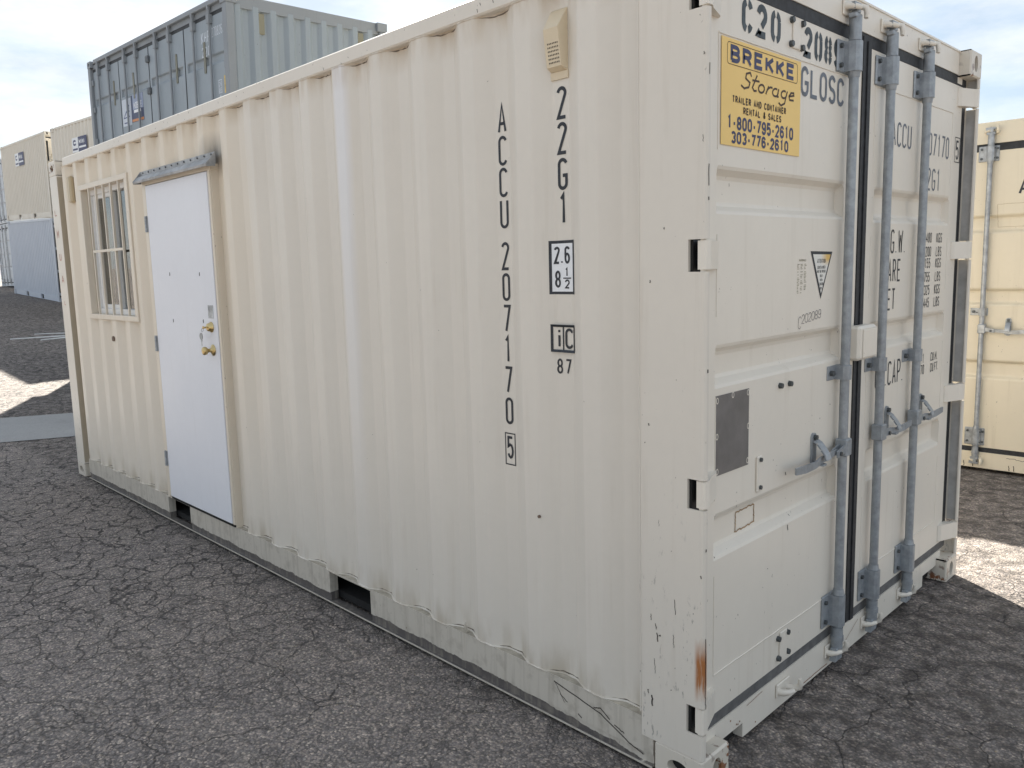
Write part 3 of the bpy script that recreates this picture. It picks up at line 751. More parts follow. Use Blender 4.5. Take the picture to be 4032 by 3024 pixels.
# posts: near door post with hinge notches, others plain
HZ = (.247, .965, 1.668, 2.385)
def door_post(y, s):
    m = MB()
    notches = [(z-.047, z+.045) for z in HZ]
    zs = [.118]+[q for n in notches for q in n]+[2.473]
    yy = lambda d: y+s*d
    for a, b in zip(zs[::2], zs[1::2]):
        # outer flange with rolled nose
        poly = [(-.058, .0), (-.012, .0), (-.004, .003), (0, .010), (0, .020), (-.004, .026), (-.010, .027), (-.012, .0065), (-.058, .0065)]
        m.prism(poly, lambda p, q: (p, yy(q), a), lambda p, q: (p, yy(q), b))
    m.box(-.058, -.218, yy(0), yy(.012), .118, 2.473)
    m.box(-.218, -.226, yy(.0), yy(.05), .118, 2.473)
    m.box(-.075, -.105, yy(.012), yy(.098), .118, 2.473)
    return m.build('corner_post', MP, P)
door_post(0, 1); door_post(WD, -1)
for a_, b_ in zip([.20]+[z+.047 for z in HZ], [z-.049 for z in HZ]+[2.47]):
    if b_-a_ > .02: m = MB(); m.box(-.0545, -.0125, 2.4295, 2.4312, a_, b_); m.build('post_seal', plain('dull_grey_primer', (.50, .49, .47), .75, var=.2, scale=12), P)
for n in HZ: m = MB(); m.box(-.050, -.105, .012, .016, n-.05, n+.05); m.build('hinge_recess', MDARK, P)
for y, s in ((0, 1), (WD, -1)):
    m = MB(); m.box(-5.874, -6.052, y+s*.0, y+s*.008, .118, 2.473); m.box(-5.866, -5.874, y, y+s*.078, .118, 2.473); m.box(-6.044, -6.052, y+s*.008, y+s*.12, .118, 2.473); m.build('corner_post', MP, P)
for xf, sx in ((0, -1), (-LN, 1)):
    for yf, sy in ((0, 1), (WD, -1)):
        for zf, sz in ((0, 1), (HT, -1)): casting(P, xf, sx, yf, sy, zf, sz, MC)
# weld stops between castings and rails
m = MB(); m.box(-5.866, -5.8645, .002, .077, .13, 2.46); m.build('post_flank', paint('darker_tan_paint', (.44, .385, .30), streak=.5), P)  # thin plate over the post flank, darker tan than the post
m = MB(); m.box(-5.873, -5.795, .078, .086, .118, 2.53); m.box(-5.799, -5.795, .03, .078, .178, 2.53); m.build('side_wall_return', MF, P)
m = MB(); m.box(-5.745, -5.873, .055, .065, .03, .178); m.build('post_gusset', MP, P); m = MB(); m.box(-5.70, -5.873, .064, .07, 2.50, 2.588); m.build('post_gusset', MP, P)
# header and sill
m = MB(); m.box(-.050, -.11, .163, WD-.163, 2.482, 2.582); m.box(-.046, -.11, .163, WD-.163, 2.582, 2.590)
m.box(-.052, -.11, .10, .163, 2.445, 2.473); m.box(-.052, -.11, WD-.163, WD-.10, 2.445, 2.473)
m.build('door_header', MD, P)
m = MB(); m.box(-.050, -.085, .335, 2.085, .030, .152); m.box(-.050, -.085, .163, .335, .083, .152); m.box(-.050, -.085, 2.085, WD-.163, .083, .152)
m.box(-.050, -.085, .10, .163, .118, .152); m.box(-.050, -.085, WD-.163, WD-.10, .118, .152)
m.build('door_sill', MD, P)
m = MB(); m.box(-.085, -.20, .163, WD-.163, .02, .12); m.build('sill_void', MDARK, P)
m = MB(); m.box(-5.97, -.10, .06, WD-.06, 2.560, 2.580); m.build('roof_panel', MP, P)
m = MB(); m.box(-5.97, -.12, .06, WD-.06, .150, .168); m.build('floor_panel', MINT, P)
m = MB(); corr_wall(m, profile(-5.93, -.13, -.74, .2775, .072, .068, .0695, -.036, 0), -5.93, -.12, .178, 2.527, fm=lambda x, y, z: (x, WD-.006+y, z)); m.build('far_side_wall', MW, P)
m = MB(); m.box(-6.02, -6.04, .12, WD-.12, .12, 2.55); m.build('rear_wall', MP, P)

# ---- door leaves
def fd(x):  # lettering plane on doors
    return lambda a, b: (x, a, b)
XD = -.055
L1 = leaf(P, .079, 1.173, .190, 2.437, MD, BANDS, ym=.066, yr=.128)
L2 = leaf(P, 1.240, 2.360, .190, 2.437, MD, ((1.79, 1.918), (1.268, 1.380), (.722, .852)), ym=.090, yr=.118)
def bars(parent, lst, name, mat):
    m = MB()
    for b_ in lst: m.box(*b_)
    return m.build(name, mat, parent)
bars(L1, [(XD+.001, XD-.045, .098, 1.206, 2.438, 2.484)], 'top_gasket', MRUB)
bars(L2, [(XD+.001, XD-.045, 1.206, 2.405, 2.438, 2.484)], 'top_gasket', MRUB)
bars(L1, [(XD+.001, XD-.045, .05, 1.206, .1535, .1895)], 'bottom_gasket', MGRUB)
bars(L2, [(XD+.001, XD-.045, 1.206, 2.405, .1535, .1895)], 'bottom_gasket', MGRUB)
bars(L2, [(XD+.004, XD-.045, 1.175, 1.207, .155, 2.47), (XD+.009, XD-.045, 1.2075, 1.2385, .155, 2.455)], 'centre_gasket', MRUB)
bars(L2, [(XD-.006, XD-.045, 2.3615, 2.4305, .19, 2.437)], 'side_gasket', MRUB)
bars(L1, [(XD-.010, XD-.045, .008, .0775, .19, 2.437)], 'side_gasket', MRUB)
# weld seams where sheet meets the door frame members
for lf, ya, yb in ((L1, .15, 1.085), (L2, 1.31, 2.235)):
    m = MB()
    for z in (2.307, .327): m.tube([(XD+.0005, ya+(yb-ya)*i/14, z+random.uniform(-.0012, .0012)) for i in range(15)], .0028, 6)
    for yy in (ya, yb):
        zz = [.33+(2.305-.33)*i/24 for i in range(25)]
        segs = [z for z in zz if not any(a-.02 < z < b+.02 for a, b in BANDS)]
        cur = [segs[0]]
        for z in segs[1:]+[99]:
            if z-cur[-1] > .1:
                if len(cur) > 1: m.tube([(XD+.0003, yy+random.uniform(-.0006, .0006), q) for q in cur], .0022, 5)
                cur = [z]
            else: cur.append(z)
    m.build('weld_seam', MD, lf, kind='stuff')
RODY = (1.023, 1.375, 1.787)
lock_rod(L1, RODY[0], MROD, hdir=-1); lock_rod(L2, RODY[1], MROD, hdir=1, zmid=1.212); lock_rod(L2, RODY[2], MROD, hdir=1, zmid=1.21)
for y in (.62, 1.023, 1.375, 1.787):
    keeper(P, y, .100, MD, -1, -.050)
    if y != .62 or True: keeper(P, y, 2.533, MD, 1, -.050)
# hinges
for z in HZ:
    for s, yy in ((1, 0), (-1, WD)):
        m = MB(); f_ = lambda a: yy+s*a
        poly = [(-.030, .006), (-.006, .003), (-.001, .008), (-.001, .030), (-.012, .05), (-.040, .135), (-.050, .148), (-.0565, .15), (-.0565, .05), (-.030, .04)]
        m.prism(poly, lambda p, q: (p, f_(q), z-.041), lambda p, q: (p, f_(q), z+.041))
        m.cyl((-.018, f_(.016), z-.047), (-.018, f_(.016), z+.045), .0085, 12)
        m.build('door_hinge', MD, P)
# padlock box
m = MB()
m.box(XD, -.004, 1.105, 1.275, 1.252, 1.385, .010); m.box(-.004, .000, 1.135, 1.270, 1.262, 1.372, .003)
m.box(XD+.001, -.040, 1.06, 1.106, 1.235, 1.27, .003)
m.build('padlock_box', MD, L2)
# bolts left where the outer rod of the first leaf was taken off
m = MB()
for y, z, r in ((.596, 2.421, .011), (.672, 2.421, .011), (.594, 2.346, .011), (.670, 2.344, .011), (.566, 1.220, .011), (.636, 1.219, .011), (.656, .298, .011), (.587, .295, .011), (.662, .221, .011), (.590, .219, .011)):
    m.cyl((XD, y, z), (XD+.012, y, z), r, 6, r*.9); m.build('bracket_bolt', MBOLT, L1); m = MB()
for z in (.988, .893): m = MB(); m.cyl((XD+.004, .425, z), (XD+.014, .425, z), .008, 6); m.build('strap_bolt', MBOLT, L1)
for q in ((XD, XD+.006, .598, .652, .205, .315, .003), (XD, XD+.004, .606, .662, 2.335, 2.432, .003), (XD, XD+.008, .407, .441, .878, 1.0, .003)):
    m = MB(); m.box(*q); m.build('backing_plate', MD, L1)
# data plate with peeled seal
m = MB(); m.box(XD+.0005, XD+.0025, .150, .353, .985, 1.238)
pl = m.build('data_plate', MPLATE, L1)
m = MB()
for y, z in ((.157, 1.223), (.25, 1.230), (.345, 1.226), (.156, 1.11), (.348, 1.115), (.159, .998), (.347, 1.0)):
    ribbon(m, arc(y, z, .006, .009, 0, 360, 10), .003, fd(XD+.0032))
m.build('rivet_seal', MD, pl, kind='stuff')
# rust outline of a removed label
m = MB(); rnd = random.Random(3)
def rough_line(m, pts, t, fm, k=9, j=.002):
    out = []
    for a, b in zip(pts, pts[1:]):
        for i in range(k): u = i/k; out.append((a[0]+(b[0]-a[0])*u+rnd.uniform(-j, j), a[1]+(b[1]-a[1])*u+rnd.uniform(-j, j)))
    out.append(pts[-1]); ribbon(m, out, t, fm)
XR = XD-.031+.0012
rough_line(m, [(.335, .819), (.455, .822), (.457, .757), (.33, .753), (.335, .819)], .0048, fd(XR), 12, .0026)
m.build('rust_outline', plain('rusty_brown_outline', (.33, .22, .12), .85, var=.4, scale=60), L1)

# ---- yellow sign on the first leaf
m = MB(); m.box(XD+.0022, XD+.0034, .163, .667, 1.992, 2.299)
sg = m.build('sign', MYEL, L1, label='yellow storage rental sign')
xs = XD+.0041
m = MB(); rr = arc(.631, 2.278, .010, .010, 90, 0, 4)+arc(.631, 2.236, .010, .010, 0, -90, 4)+arc(.204, 2.236, .010, .010, -90, -180, 4)+arc(.204, 2.278, .010, .010, 180, 90, 4)
ribbon(m, rr+[rr[0]], .0022, fd(xs))
m.build('sign_border', plain('brown_sign_line', (.10, .06, .02), .6), sg)
m = MB(); text(m, 'BREKKE', .212, 2.232, .051, .055, .0125, fd(xs), gap=.0155); m.build('sign_lettering', MNAVY, sg)
m = MB()
sc = [  # handwritten 'Storage'
 [(.052, .84), (.035, .98), (0, .9), (.0, .72), (.045, .6), (.04, .42), (0, .33), (-.035, .42)],
 [(.105, .95), (.075, .45), (.095, .33), (.12, .36)], [(.065, .72), (.135, .74)],
 arc(.165, .49, .03, .16, 0, 360, 12),
 [(.215, .33), (.235, .66)], [(.222, .5), (.25, .64), (.275, .64)],
 arc(.312, .49, .03, .155, 60, 390, 12)+[(.338, .34), (.352, .36)], [(.343, .66), (.335, .36)],
 arc(.405, .50, .03, .15, 60, 390, 12), [(.437, .66), (.425, .15), (.39, .03), (.36, .12)],
 [(.465, .48), (.515, .56), (.51, .66), (.48, .64), (.462, .48), (.475, .34), (.52, .36)]]
for pl_ in sc: ribbon(m, [(.288+a*.62+.02*b, 2.141+b*.078) for a, b in pl_], .0062, fd(xs))
text(m, 'TRAILER AND CONTAINER', .2245, 2.118, .0215, .0142, .0048, fd(xs), gap=.0033)
text(m, 'RENTAL & SALES', .290, 2.0895, .0215, .0148, .0048, fd(xs), gap=.0034)
m.build('sign_lettering', plain('dark_brown_lettering', (.06, .035, .02), .6), sg)
m = MB()
text(m, '1-800-795-2610', .196, 2.040, .041, .0275, .0085, fd(xs), gap=.0048)
text(m, '303-776-2610', .220, 1.999, .037, .0275, .0082, fd(xs), gap=.0048)
m.build('phone_numbers', MNAVY, sg)
# ---- stencilled number, owner code
m = MB()
text(m, 'C20', .280, 2.330, .101, .066, .0215, fd(XD+.0008), gap=.024, stencil=True)
m.build('stencil_lettering', MSTEN, L1); m = MB()
text(m, '2089', .692, 2.320, .101, .061, .0215, fd(XD+.0008), gap=.0165, stencil=True)
m.build('stencil_lettering', MSTEN, L1)
m = MB(); text(m, 'GLOSC', .674, 2.193, .099, .058, .0140, fd(XD+.0011), gap=.0135); m.build('door_lettering', MINKD, L1)
# warning triangle and table decal
m = MB(); T = [(.778, 1.675), (.956, 1.672), (.867, 1.503)]
m.add([fd(XD+.0012)(*p) for p in T], [(0, 1, 2)]); tri = m.build('warning_decal', MINK, L1, label='triangular attention decal')
m = MB(); T2 = [(.795, 1.664), (.940, 1.662), (.867, 1.522)]; m.add([fd(XD+.0018)(*p) for p in T2], [(0, 1, 2)])
def stain(nt, o, c): return c
mt_ = bpy.data.materials.new('decal_white_with_yellow_stain'); mt_.use_nodes = True
n_ = mt_.node_tree; b_ = n_.nodes['Principled BSDF']; o_ = N(n_, 'ShaderNodeTexCoord').outputs['Object']; X_, Y_, Z_ = sepxyz(n_, o_)
ff = math_(n_, 'MULTIPLY', maprange(n_, Y_, .86, .91), maprange(n_, Z_, 1.62, 1.645))
L(n_, mix(n_, ff, (.76, .75, .70), (.72, .47, .14)), b_.inputs['Base Color'])
m.build('decal_face', mt_, tri)
m = MB(); xt = XD+.0024
text(m, 'ATTENTION', .829, 1.632, .015, .0065, .0019, fd(xt), gap=.0019)
text(m, 'CONTAINER', .832, 1.611, .011, .0058, .0017, fd(xt), gap=.002)
text(m, 'MUST BE OPENED', .829, 1.597, .010, .0040, .0014, fd(xt), gap=.0012)
text(m, 'ONLY', .855, 1.581, .010, .0045, .0014, fd(xt), gap=.0014)
text(m, 'WITH', .855, 1.566, .010, .0045, .0014, fd(xt), gap=.0012)
text(m, 'CAUTION', .850, 1.551, .011, .0040, .0014, fd(xt), gap=.0012)
text(m, 'SIDE', .857, 1.537, .009, .0036, .0013, fd(xt), gap=.0010)
m.build('decal_lettering', MINK, tri)
m = MB()
rnd = random.Random(11)
text(m, 'MATERIALS', .690, 1.640, .008, .0048, .0014, fd(XD+.0012), gap=.0014)
for i in range(20):
    z = 1.630-i*.0052
    for y0, wd in ((.676, .018), (.700, .022), (.728, .020)):
        if rnd.random() < .8: ribbon(m, [(y0+rnd.uniform(0, .004), z), (y0+wd*rnd.uniform(.5, 1), z)], .0019, fd(XD+.0012))
m.build('table_decal', plain('faded_olive_print', (.22, .20, .12), .7, var=.4), L1)
# marker pen number
m = MB()
def hand(m, s, x, z, h, w, rise, fm, t=.0022):
    for i, c in enumerate(s):
        hh = h*(1.35 if c == 'C' else 1)
        for pl_ in glyph(c, w, hh): ribbon(m, [(x+i*w*1.28+a+.10*b, z+i*rise+b-(.015 if c == 'C' else 0)) for a, b in pl_], t, fm)
hand(m, 'C202089', .693, 1.420, .031, .0205, .0022, fd(XD+.0012))
m.build('marker_writing', plain('faded_marker', (.16, .15, .15), .7), L1)
# ---- lettering of the second leaf
m = MB(); f_ = fd(XD+.0010)
text(m, 'ACCU', 1.492, 2.097, .100, .045, .0098, f_, gap=.0135)
m.build('door_lettering', MINKD, L2); m = MB()
text(m, '207170', 1.868, 2.090, .100, .043, .0098, f_, gap=.0145)
m.build('door_lettering', MINKD, L2); m = MB()
text(m, '22G1', 1.862, 1.937, .100, .045, .0098, f_, gap=.0170)
m.build('door_lettering', MINKD, L2)
m = MB()
text(m, '5', 2.298, 2.097, .090, .042, .0095, f_)
ribbon(m, [(2.284, 2.086), (2.284, 2.200), (2.353, 2.200), (2.353, 2.086), (2.284, 2.086)], .004, f_)
m.build('check_digit', MINK, L2); m = MB()
text(m, 'M.G.W.', 1.425, 1.660, .100, .040, .0085, f_, gap=.0135)
m.build('door_lettering', MINK, L2); m = MB()
text(m, 'TARE', 1.455, 1.541, .096, .037, .0085, f_, gap=.0135)
m.build('door_lettering', MINK, L2); m = MB()
text(m, 'NET', 1.455, 1.422, .092, .037, .0085, f_, gap=.0135)
m.build('door_lettering', MINK, L2); m = MB()
text(m, 'CU.CAP.', 1.405, 1.098, .105, .040, .0090, f_, gap=.0135)
m.build('door_lettering', MINK, L2)
m = MB()
for z, a, u in ((1.705, '30480', 'KGS'), (1.642, '67200', 'LBS'), (1.589, ' 2155', 'KGS'), (1.526, ' 4755', 'LBS'), (1.467, '28325', 'KGS'), (1.408, '62445', 'LBS')):
    text(m, a, 1.893, z, .046, .0200, .0050, f_, gap=.0062); m.build('weight_lettering', MINK, L2); m = MB(); text(m, u, 2.083, z, .046, .0205, .0050, f_, gap=.0065); m.build('unit_lettering', MINK, L2); m = MB()
text(m, '33.1', 1.893, 1.150, .046, .0215, .0050, f_, gap=.006); text(m, 'CU.M.', 2.075, 1.150, .042, .018, .0050, f_, gap=.0045)
text(m, '1170', 1.893, 1.098, .046, .0200, .0050, f_, gap=.006); text(m, 'CU.FT.', 2.075, 1.098, .042, .018, .0050, f_, gap=.0045)
m.build('volume_table', MINK, L2)

# ---- lettering of the long side
def fs(off=.0012):
    return lambda a, b: (a, prof_y(PR, a)-off, b)
def vert(m, s, xc, z_tops, h, w, t):
    for c, zt in zip(s, z_tops): text(m, c, xc-w/2, zt-h, h, w, t, fs())
m = MB()
vert(m, 'ACCU', -.843, (2.222, 2.110, 2.000, 1.890), .103, .043, .0105)
vert(m, '207170', -.843, (1.739, 1.628, 1.514, 1.402, 1.288, 1.172), .101, .040, .0105)
text(m, '5', -.860, .940, .086, .034, .010, fs())
m.build('side_lettering', MINK, P)
m = MB(); bx = [(-.868, .918), (-.868, 1.036), (-.818, 1.036), (-.818, .918), (-.868, .918)]; ribbon(m, bx, .0045, fs()); m.build('check_digit_box', MINK, P)
m = MB(); vert(m, '22G1', -.563, (2.230, 2.117, 2.002, 1.890), .104, .043, .0115); m.build('side_lettering', MINK, P)
def curved_rect(m, x0, x1, z0, z1, off):
    xs_ = [x0]+[p[0] for p in PR if x0 < p[0] < x1]+[x1]
    for a, b in zip(xs_, xs_[1:]):
        ya, yb = prof_y(PR, a)-off, prof_y(PR, b)-off
        m.add([(a, ya, z0), (b, yb, z0), (b, yb, z1), (a, ya, z1)], [(0, 1, 2, 3)])
m = MB(); curved_rect(m, -.622, -.512, 1.553, 1.733, .001); hb = m.build('height_decal', MINK, P)
m = MB(); curved_rect(m, -.612, -.521, 1.562, 1.723, .0018); m.build('decal_face', MWHITE, hb)
m = MB(); g_ = fs(.0026)
text(m, '2', -.605, 1.655, .058, .024, .0078, g_); text(m, '.', -.576, 1.655, .058, .02, .0078, g_); text(m, '6', -.560, 1.655, .058, .024, .0078, g_)
text(m, '8', -.603, 1.575, .058, .025, .0078, g_); text(m, '1', -.560, 1.612, .030, .018, .0056, g_); text(m, '2', -.560, 1.572, .031, .021, .0055, g_); ribbon(m, [(-.567, 1.607), (-.532, 1.607)], .0042, g_)
m.build('decal_lettering', MINK, hb)
m = MB(); g2 = fs(.0018)
ribbon(m, [(-.616, 1.360), (-.616, 1.446), (-.519, 1.446), (-.519, 1.360), (-.616, 1.360)], .0085, g2); ribbon(m, [(-.5715, 1.36), (-.5715, 1.446)], .006, g2)
text(m, 'i', -.605, 1.370, .066, .030, .0095, g2); text(m, 'C', -.563, 1.368, .070, .036, .0088, g2)
text(m, '8', -.602, 1.280, .053, .026, .0072, fs()); text(m, '7', -.564, 1.280, .053, .026, .0072, fs())
m.build('railway_mark', MINK, P)

# ---- vent cover
m = MB()
x0, x1 = -.602, -.532
m.add([(x0, .039, 2.275), (x1, .039, 2.275), (x1, .039, 2.47), (x0, .039, 2.47), (x0+.002, .012, 2.288), (x1-.006, .012, 2.288), (x1-.006, -.004, 2.405), (x0+.002, -.004, 2.405), (x0+.006, .030, 2.462), (x1-.008, .030, 2.462)],
      [(4, 5, 6, 7), (7, 6, 9, 8), (0, 4, 7, 3), (3, 7, 8), (1, 2, 6, 5), (2, 9, 6), (0, 1, 5, 4), (3, 8, 9, 2)])
m.box(x0-.002, x1+.002, .034, .0395, 2.252, 2.276)
vt = m.build('vent_cover', MVENT, P)
m = MB()
for i in range(7):
    for j in range(6):
        t = j/5; zz = 2.298+t*.058; yy = .0115+(-.004-.0115)*(zz-2.288)/(2.405-2.288)-.0008
        xx = x0+.014+i*.0068; m.add([(xx, yy, zz), (xx+.0036, yy, zz), (xx+.0036, yy, zz+.005), (xx, yy, zz+.005)], [(0, 1, 2, 3)])
m.build('vent_holes', MCHIP, vt, kind='stuff')
m = MB(); m.box(-5.63, -5.56, .0, .04, 2.24, 2.44, .012); m.build('vent_cover', paint('rusty_vent_paint', (.50, .41, .27), streak=.8), P)

# ---- weld beads where sheet meets rails
rnd = random.Random(5)
m = MB()
x = -5.72; pts = []
while x < -.24:
    yy = prof_y(PR, x)
    pts.append((x, yy-.001 + rnd.uniform(-.001, .001), .1795+rnd.uniform(-.0015, .002))); x += .016
m.tube(pts, .0042, 5)
pts = []; x = -5.72
while x < -.24: pts.append((x, prof_y(PR, x), 2.5235+rnd.uniform(-.0015, .001))); x += .02
m.tube(pts, .003, 4)
m.build('weld_bead', MW, P)
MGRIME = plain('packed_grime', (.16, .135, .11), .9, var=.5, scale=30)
rnd2 = random.Random(9)
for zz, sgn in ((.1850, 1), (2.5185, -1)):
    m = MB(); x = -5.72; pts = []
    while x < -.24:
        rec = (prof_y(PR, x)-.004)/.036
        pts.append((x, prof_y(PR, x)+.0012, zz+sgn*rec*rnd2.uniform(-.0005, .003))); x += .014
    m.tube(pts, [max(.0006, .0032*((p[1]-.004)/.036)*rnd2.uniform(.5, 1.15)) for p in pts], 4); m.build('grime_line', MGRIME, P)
m = MB(); m.box(-5.75, -.236, .006, .040, .1782, .1792); m.build('rail_ledge', plain('dusty_cream_ledge', (.40, .365, .30), .9, var=.35, scale=25), P)
m = MB(); m.box(-5.76, -.184, -.004, .006, .0165, .0215)
m.tube([(-5.74+5.54*i/90, .0045+rnd.uniform(-.0006, .0006), .1785+rnd.uniform(-.0008, .0008)) for i in range(91)], .0016, 4)
m.tube([(-1.098, .02, .182), (-1.10, .012, .195), (-1.103, .010, .212), (-1.101, .013, .222)], [.004, .007, .005, .003], 6)
m.build('paint_drip', MR, P)
m = MB(); m.tube([(-.229, -.001, .2+2.3*i/30) for i in range(31)], .0025, 5); m.build('post_weld', MP, P)
m = MB(); fr_ = lambda a, b: (a, -.0012, b)
text(m, 'L', -6.0, 2.16, .05, .05, .008, fr_); text(m, 'M', -6.0, 1.98, .07, .04, .010, fr_); text(m, 'U', -5.99, 1.80, .06, .05, .010, fr_); text(m, 'A', -5.99, 1.62, .06, .06, .010, fr_); text(m, 'L', -5.98, 1.44, .035, .03, .008, fr_)
m.build('worn_red_lettering', plain('worn_red_print', (.52, .30, .25), .8, var=.5, scale=60), P, kind='stuff')
# ---- scratches and chips
m = MB(); fy = lambda y: (lambda a, b: (a, y, b))
F1 = fy(.0030)
def sc_px(pts, t): rough_line(m, pts, t, F1, 6, .0015)
sc_px([(-.615, .158), (-.40, .118), (-.28, .062), (-.222, .047)], .0045); sc_px([(-.61, .158), (-.565, .093)], .0022); sc_px([(-.585, .118), (-.55, .10)], .003)
sc_px([(-.43, .128), (-.40, .137), (-.36, .112)], .004); sc_px([(-.50, .076), (-.485, .066)], .004); sc_px([(-.34, .10), (-.30, .087)], .004)
F1 = fy(-.0008)
for a, b, l, t in ((-.10, .62, .05, .004), (-.105, .50, .04, .003), (-.19, .545, .02, .004), (-.165, .49, .03, .007), (-.17, .52, .02, .004), (-.155, .485, .004, .006), (-.175, .40, .05, .003), (-.185, .27, .035, .010), (-.20, .285, .012, .005), (-.195, 1.16, .006, .005), (-.19, 1.6, .01, .004), (-.012, 2.0, .02, .003), (-.01, 2.22, .008, .003), (-.01, .72, .01, .005), (-.16, .86, .02, .002), (-.14, 1.75, .004, .003)):
    rough_line(m, [(a, b), (a+.002, b-l)], t*.55, F1, 6, .0022)
F1 = lambda a, b: (.0008, a, b)
rough_line(m, [(.012, .52), (.014, .43), (.012, .35), (.016, .29)], .003, F1, 7, .002)
for a, b, l, t in ((.012, .80, .008, .006), (.014, 1.34, .01, .006), (.012, 2.19, .03, .003), (.012, 1.92, .06, .004), (.012, 1.83, .01, .005)): rough_line(m, [(a, b), (a, b-l)], t, F1, 3, .001)
F1 = fd(XD+.0012)
for a, b, l, t in ((.62, .905, .012, .004), (.645, .705, .02, .004), (1.02, 1.372, .003, .004), (.50, .585, .003, .003), (.97, 1.1, .004, .003), (1.7, .6, .004, .003)): rough_line(m, [(a, b), (a+.004, b-l)], t, F1, 3, .001)
for i in range(20):
    a = rnd.uniform(-2.9, -.3); b = rnd.uniform(.25, 2.4); s_ = rnd.uniform(.0008, .0022)
    F1 = fs(.001); rough_line(m, [(a, b), (a+rnd.uniform(-.004, .004), b-s_*rnd.uniform(1, 4))], s_*.7, F1, 2, .0005)
for i in range(30):
    a = rnd.uniform(-5.7, -.3); b = rnd.uniform(2.53, 2.585); F1 = fy(.0022); rough_line(m, [(a, b), (a+.003, b-rnd.uniform(.002, .012))], .0025, F1, 2, .0005)
m.build('paint_chip', MCHIP, P, kind='stuff')
m = MB()
F1 = lambda a, b: (-.0488, a, b)
rough_line(m, [(.36, .135), (.47, .143)], .002, F1, 6, .0008); rough_line(m, [(1.08, .055), (1.17, .075), (1.30, .13)], .002, F1, 6, .0012)
for a, b in ((.25, .128), (.30, .095), (.31, .10), (.29, .098), (.42, .05)): rough_line(m, [(a, b), (a+.006, b-.004)], .005, F1, 2, .001)
rough_line(m, [(.75, .045), (1.0, .042)], .003, F1, 9, .002)
m.build('rust_mark', MRUST, P, kind='stuff')
m = MB(); m.cyl((-.668, .004, .763), (-.668, -.002, .763), .006, 8); m.cyl((-4.893, .004, 1.211), (-4.893, -.006, 1.211), .019, 12); m.build('plug', plain('brown_plug', (.16, .11, .08), .7), P)

# ---- window with bars
x0, x1, z0, z1 = -5.352, -4.352, 1.348, 2.342
m = MB()
for a, b, c, d in ((x0, x1, 2.305, z1), (x0, x1, z0, 1.385), (x0, -5.305, 1.385, 2.305), (-4.405, x1, 1.385, 2.305)):
    m.box(a, b, -.006, .044, c, d, .003)
m.box(-5.307, -5.297, .044, .12, 1.375, 2.315); m.box(-4.413, -4.403, .044, .12, 1.375, 2.315); m.box(-5.305, -4.405, .044, .12, 2.305, 2.315); m.box(-5.305, -4.405, .044, .12, 1.375, 1.385)
wf = m.build('window_frame', MF, P)
for i in range(5):
    xx = -5.14+i*.1525; m = MB(); m.box(xx-.007, xx+.007, -.004, .010, 1.3845, 2.3055); m.build('security_bar', MF, wf)
m = MB(); m.box(-5.14, -4.53, -.0055, -.0042, 1.838, 1.856); m.build('security_bar', MF, wf)
m = MB()
for a, b, c, d in ((-5.297, -4.413, 2.265, 2.305), (-5.297, -4.413, 1.385, 1.425), (-5.297, -5.262, 1.425, 2.265), (-4.448, -4.413, 1.425, 2.265)): m.box(a, b, .050, .105, c, d, .003)
m.box(-4.885, -4.835, .058, .10, 1.425, 2.265, .003); m.box(-5.262, -5.225, .066, .09, 1.425, 2.265, .002); m.box(-5.225, -4.885, .066, .09, 1.425, 1.455, .002); m.box(-5.225, -4.885, .066, .09, 2.235, 2.265, .002)
sash = m.build('window_sash', MVIN, wf)
for a, b, yy in ((-5.225, -4.885, .078), (-4.835, -4.448, .086)):
    m = MB(); m.box(a, b, yy, yy+.003, 1.425, 2.265); m.build('window_pane', MGL, wf)
# room behind the glass
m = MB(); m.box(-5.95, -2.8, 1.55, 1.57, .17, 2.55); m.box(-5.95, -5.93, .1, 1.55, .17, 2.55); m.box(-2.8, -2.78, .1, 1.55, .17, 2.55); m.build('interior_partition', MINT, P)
m = MB(); m.box(-5.7, -4.6, .75, .77, 1.92, 2.16); m.box(-5.7, -4.6, .55, .77, 1.86, 1.88); m.box(-5.7, -4.6, .55, .77, 1.66, 1.68); m.build('reflection_boards', MVIN, P)  # white boards added behind the glass in place of its pale reflections

# ---- entry door
m = MB()
m.box(-4.062, -4.026, -.012, .05, .196, 2.236, .003); m.box(-3.124, -3.100, -.010, .05, .196, 2.236, .003); m.box(-4.062, -3.088, -.008, .05, 2.226, 2.262, .003)
m.box(-3.100, -3.094, -.002, .042, .18, 2.262); m.box(-4.098, -4.062, -.003, .036, .18, 2.262)
m.build('door_frame', MF, P)
m = MB(); m.box(-4.03, -3.115, .012, .05, .178, .196); m.build('threshold', plain('dull_threshold_metal', (.16, .15, .14), .5, .5), P)
m = MB(); m.box(-4.020, -3.128, -.014, .030, .199, 2.222, .003); dr = m.build('entry_door', MDW, P)
m = MB(); m.box(-4.0262, -4.0198, -.004, .03, .199, 2.226); m.box(-3.1282, -3.1238, -.004, .03, .199, 2.226); m.box(-4.03, -3.115, -.004, .012, .179, .198); m.build('door_gap', MDARK, P)
m = MB()
for x_, z_ in ((-3.74, 1.665), (-3.312, 1.659), (-3.742, 1.377), (-3.308, 1.386)):
    m.prism([(x_-.004, z_-.012), (x_+.006, z_-.008), (x_+.005, z_+.011), (x_-.003, z_+.008)], lambda a, b: (a, -.0142, b), lambda a, b: (a, -.0152, b))
m.build('screw_hole', plain('grey_hole', (.12, .12, .12), .8), dr, kind='stuff')
m = MB(); m.box(-3.232, -3.165, -.0155, -.014, 1.405, 1.480); m.build('strike_cover', plain('scuffed_aluminium', (.36, .38, .40), .45, .5, var=.5, scale=40), dr)
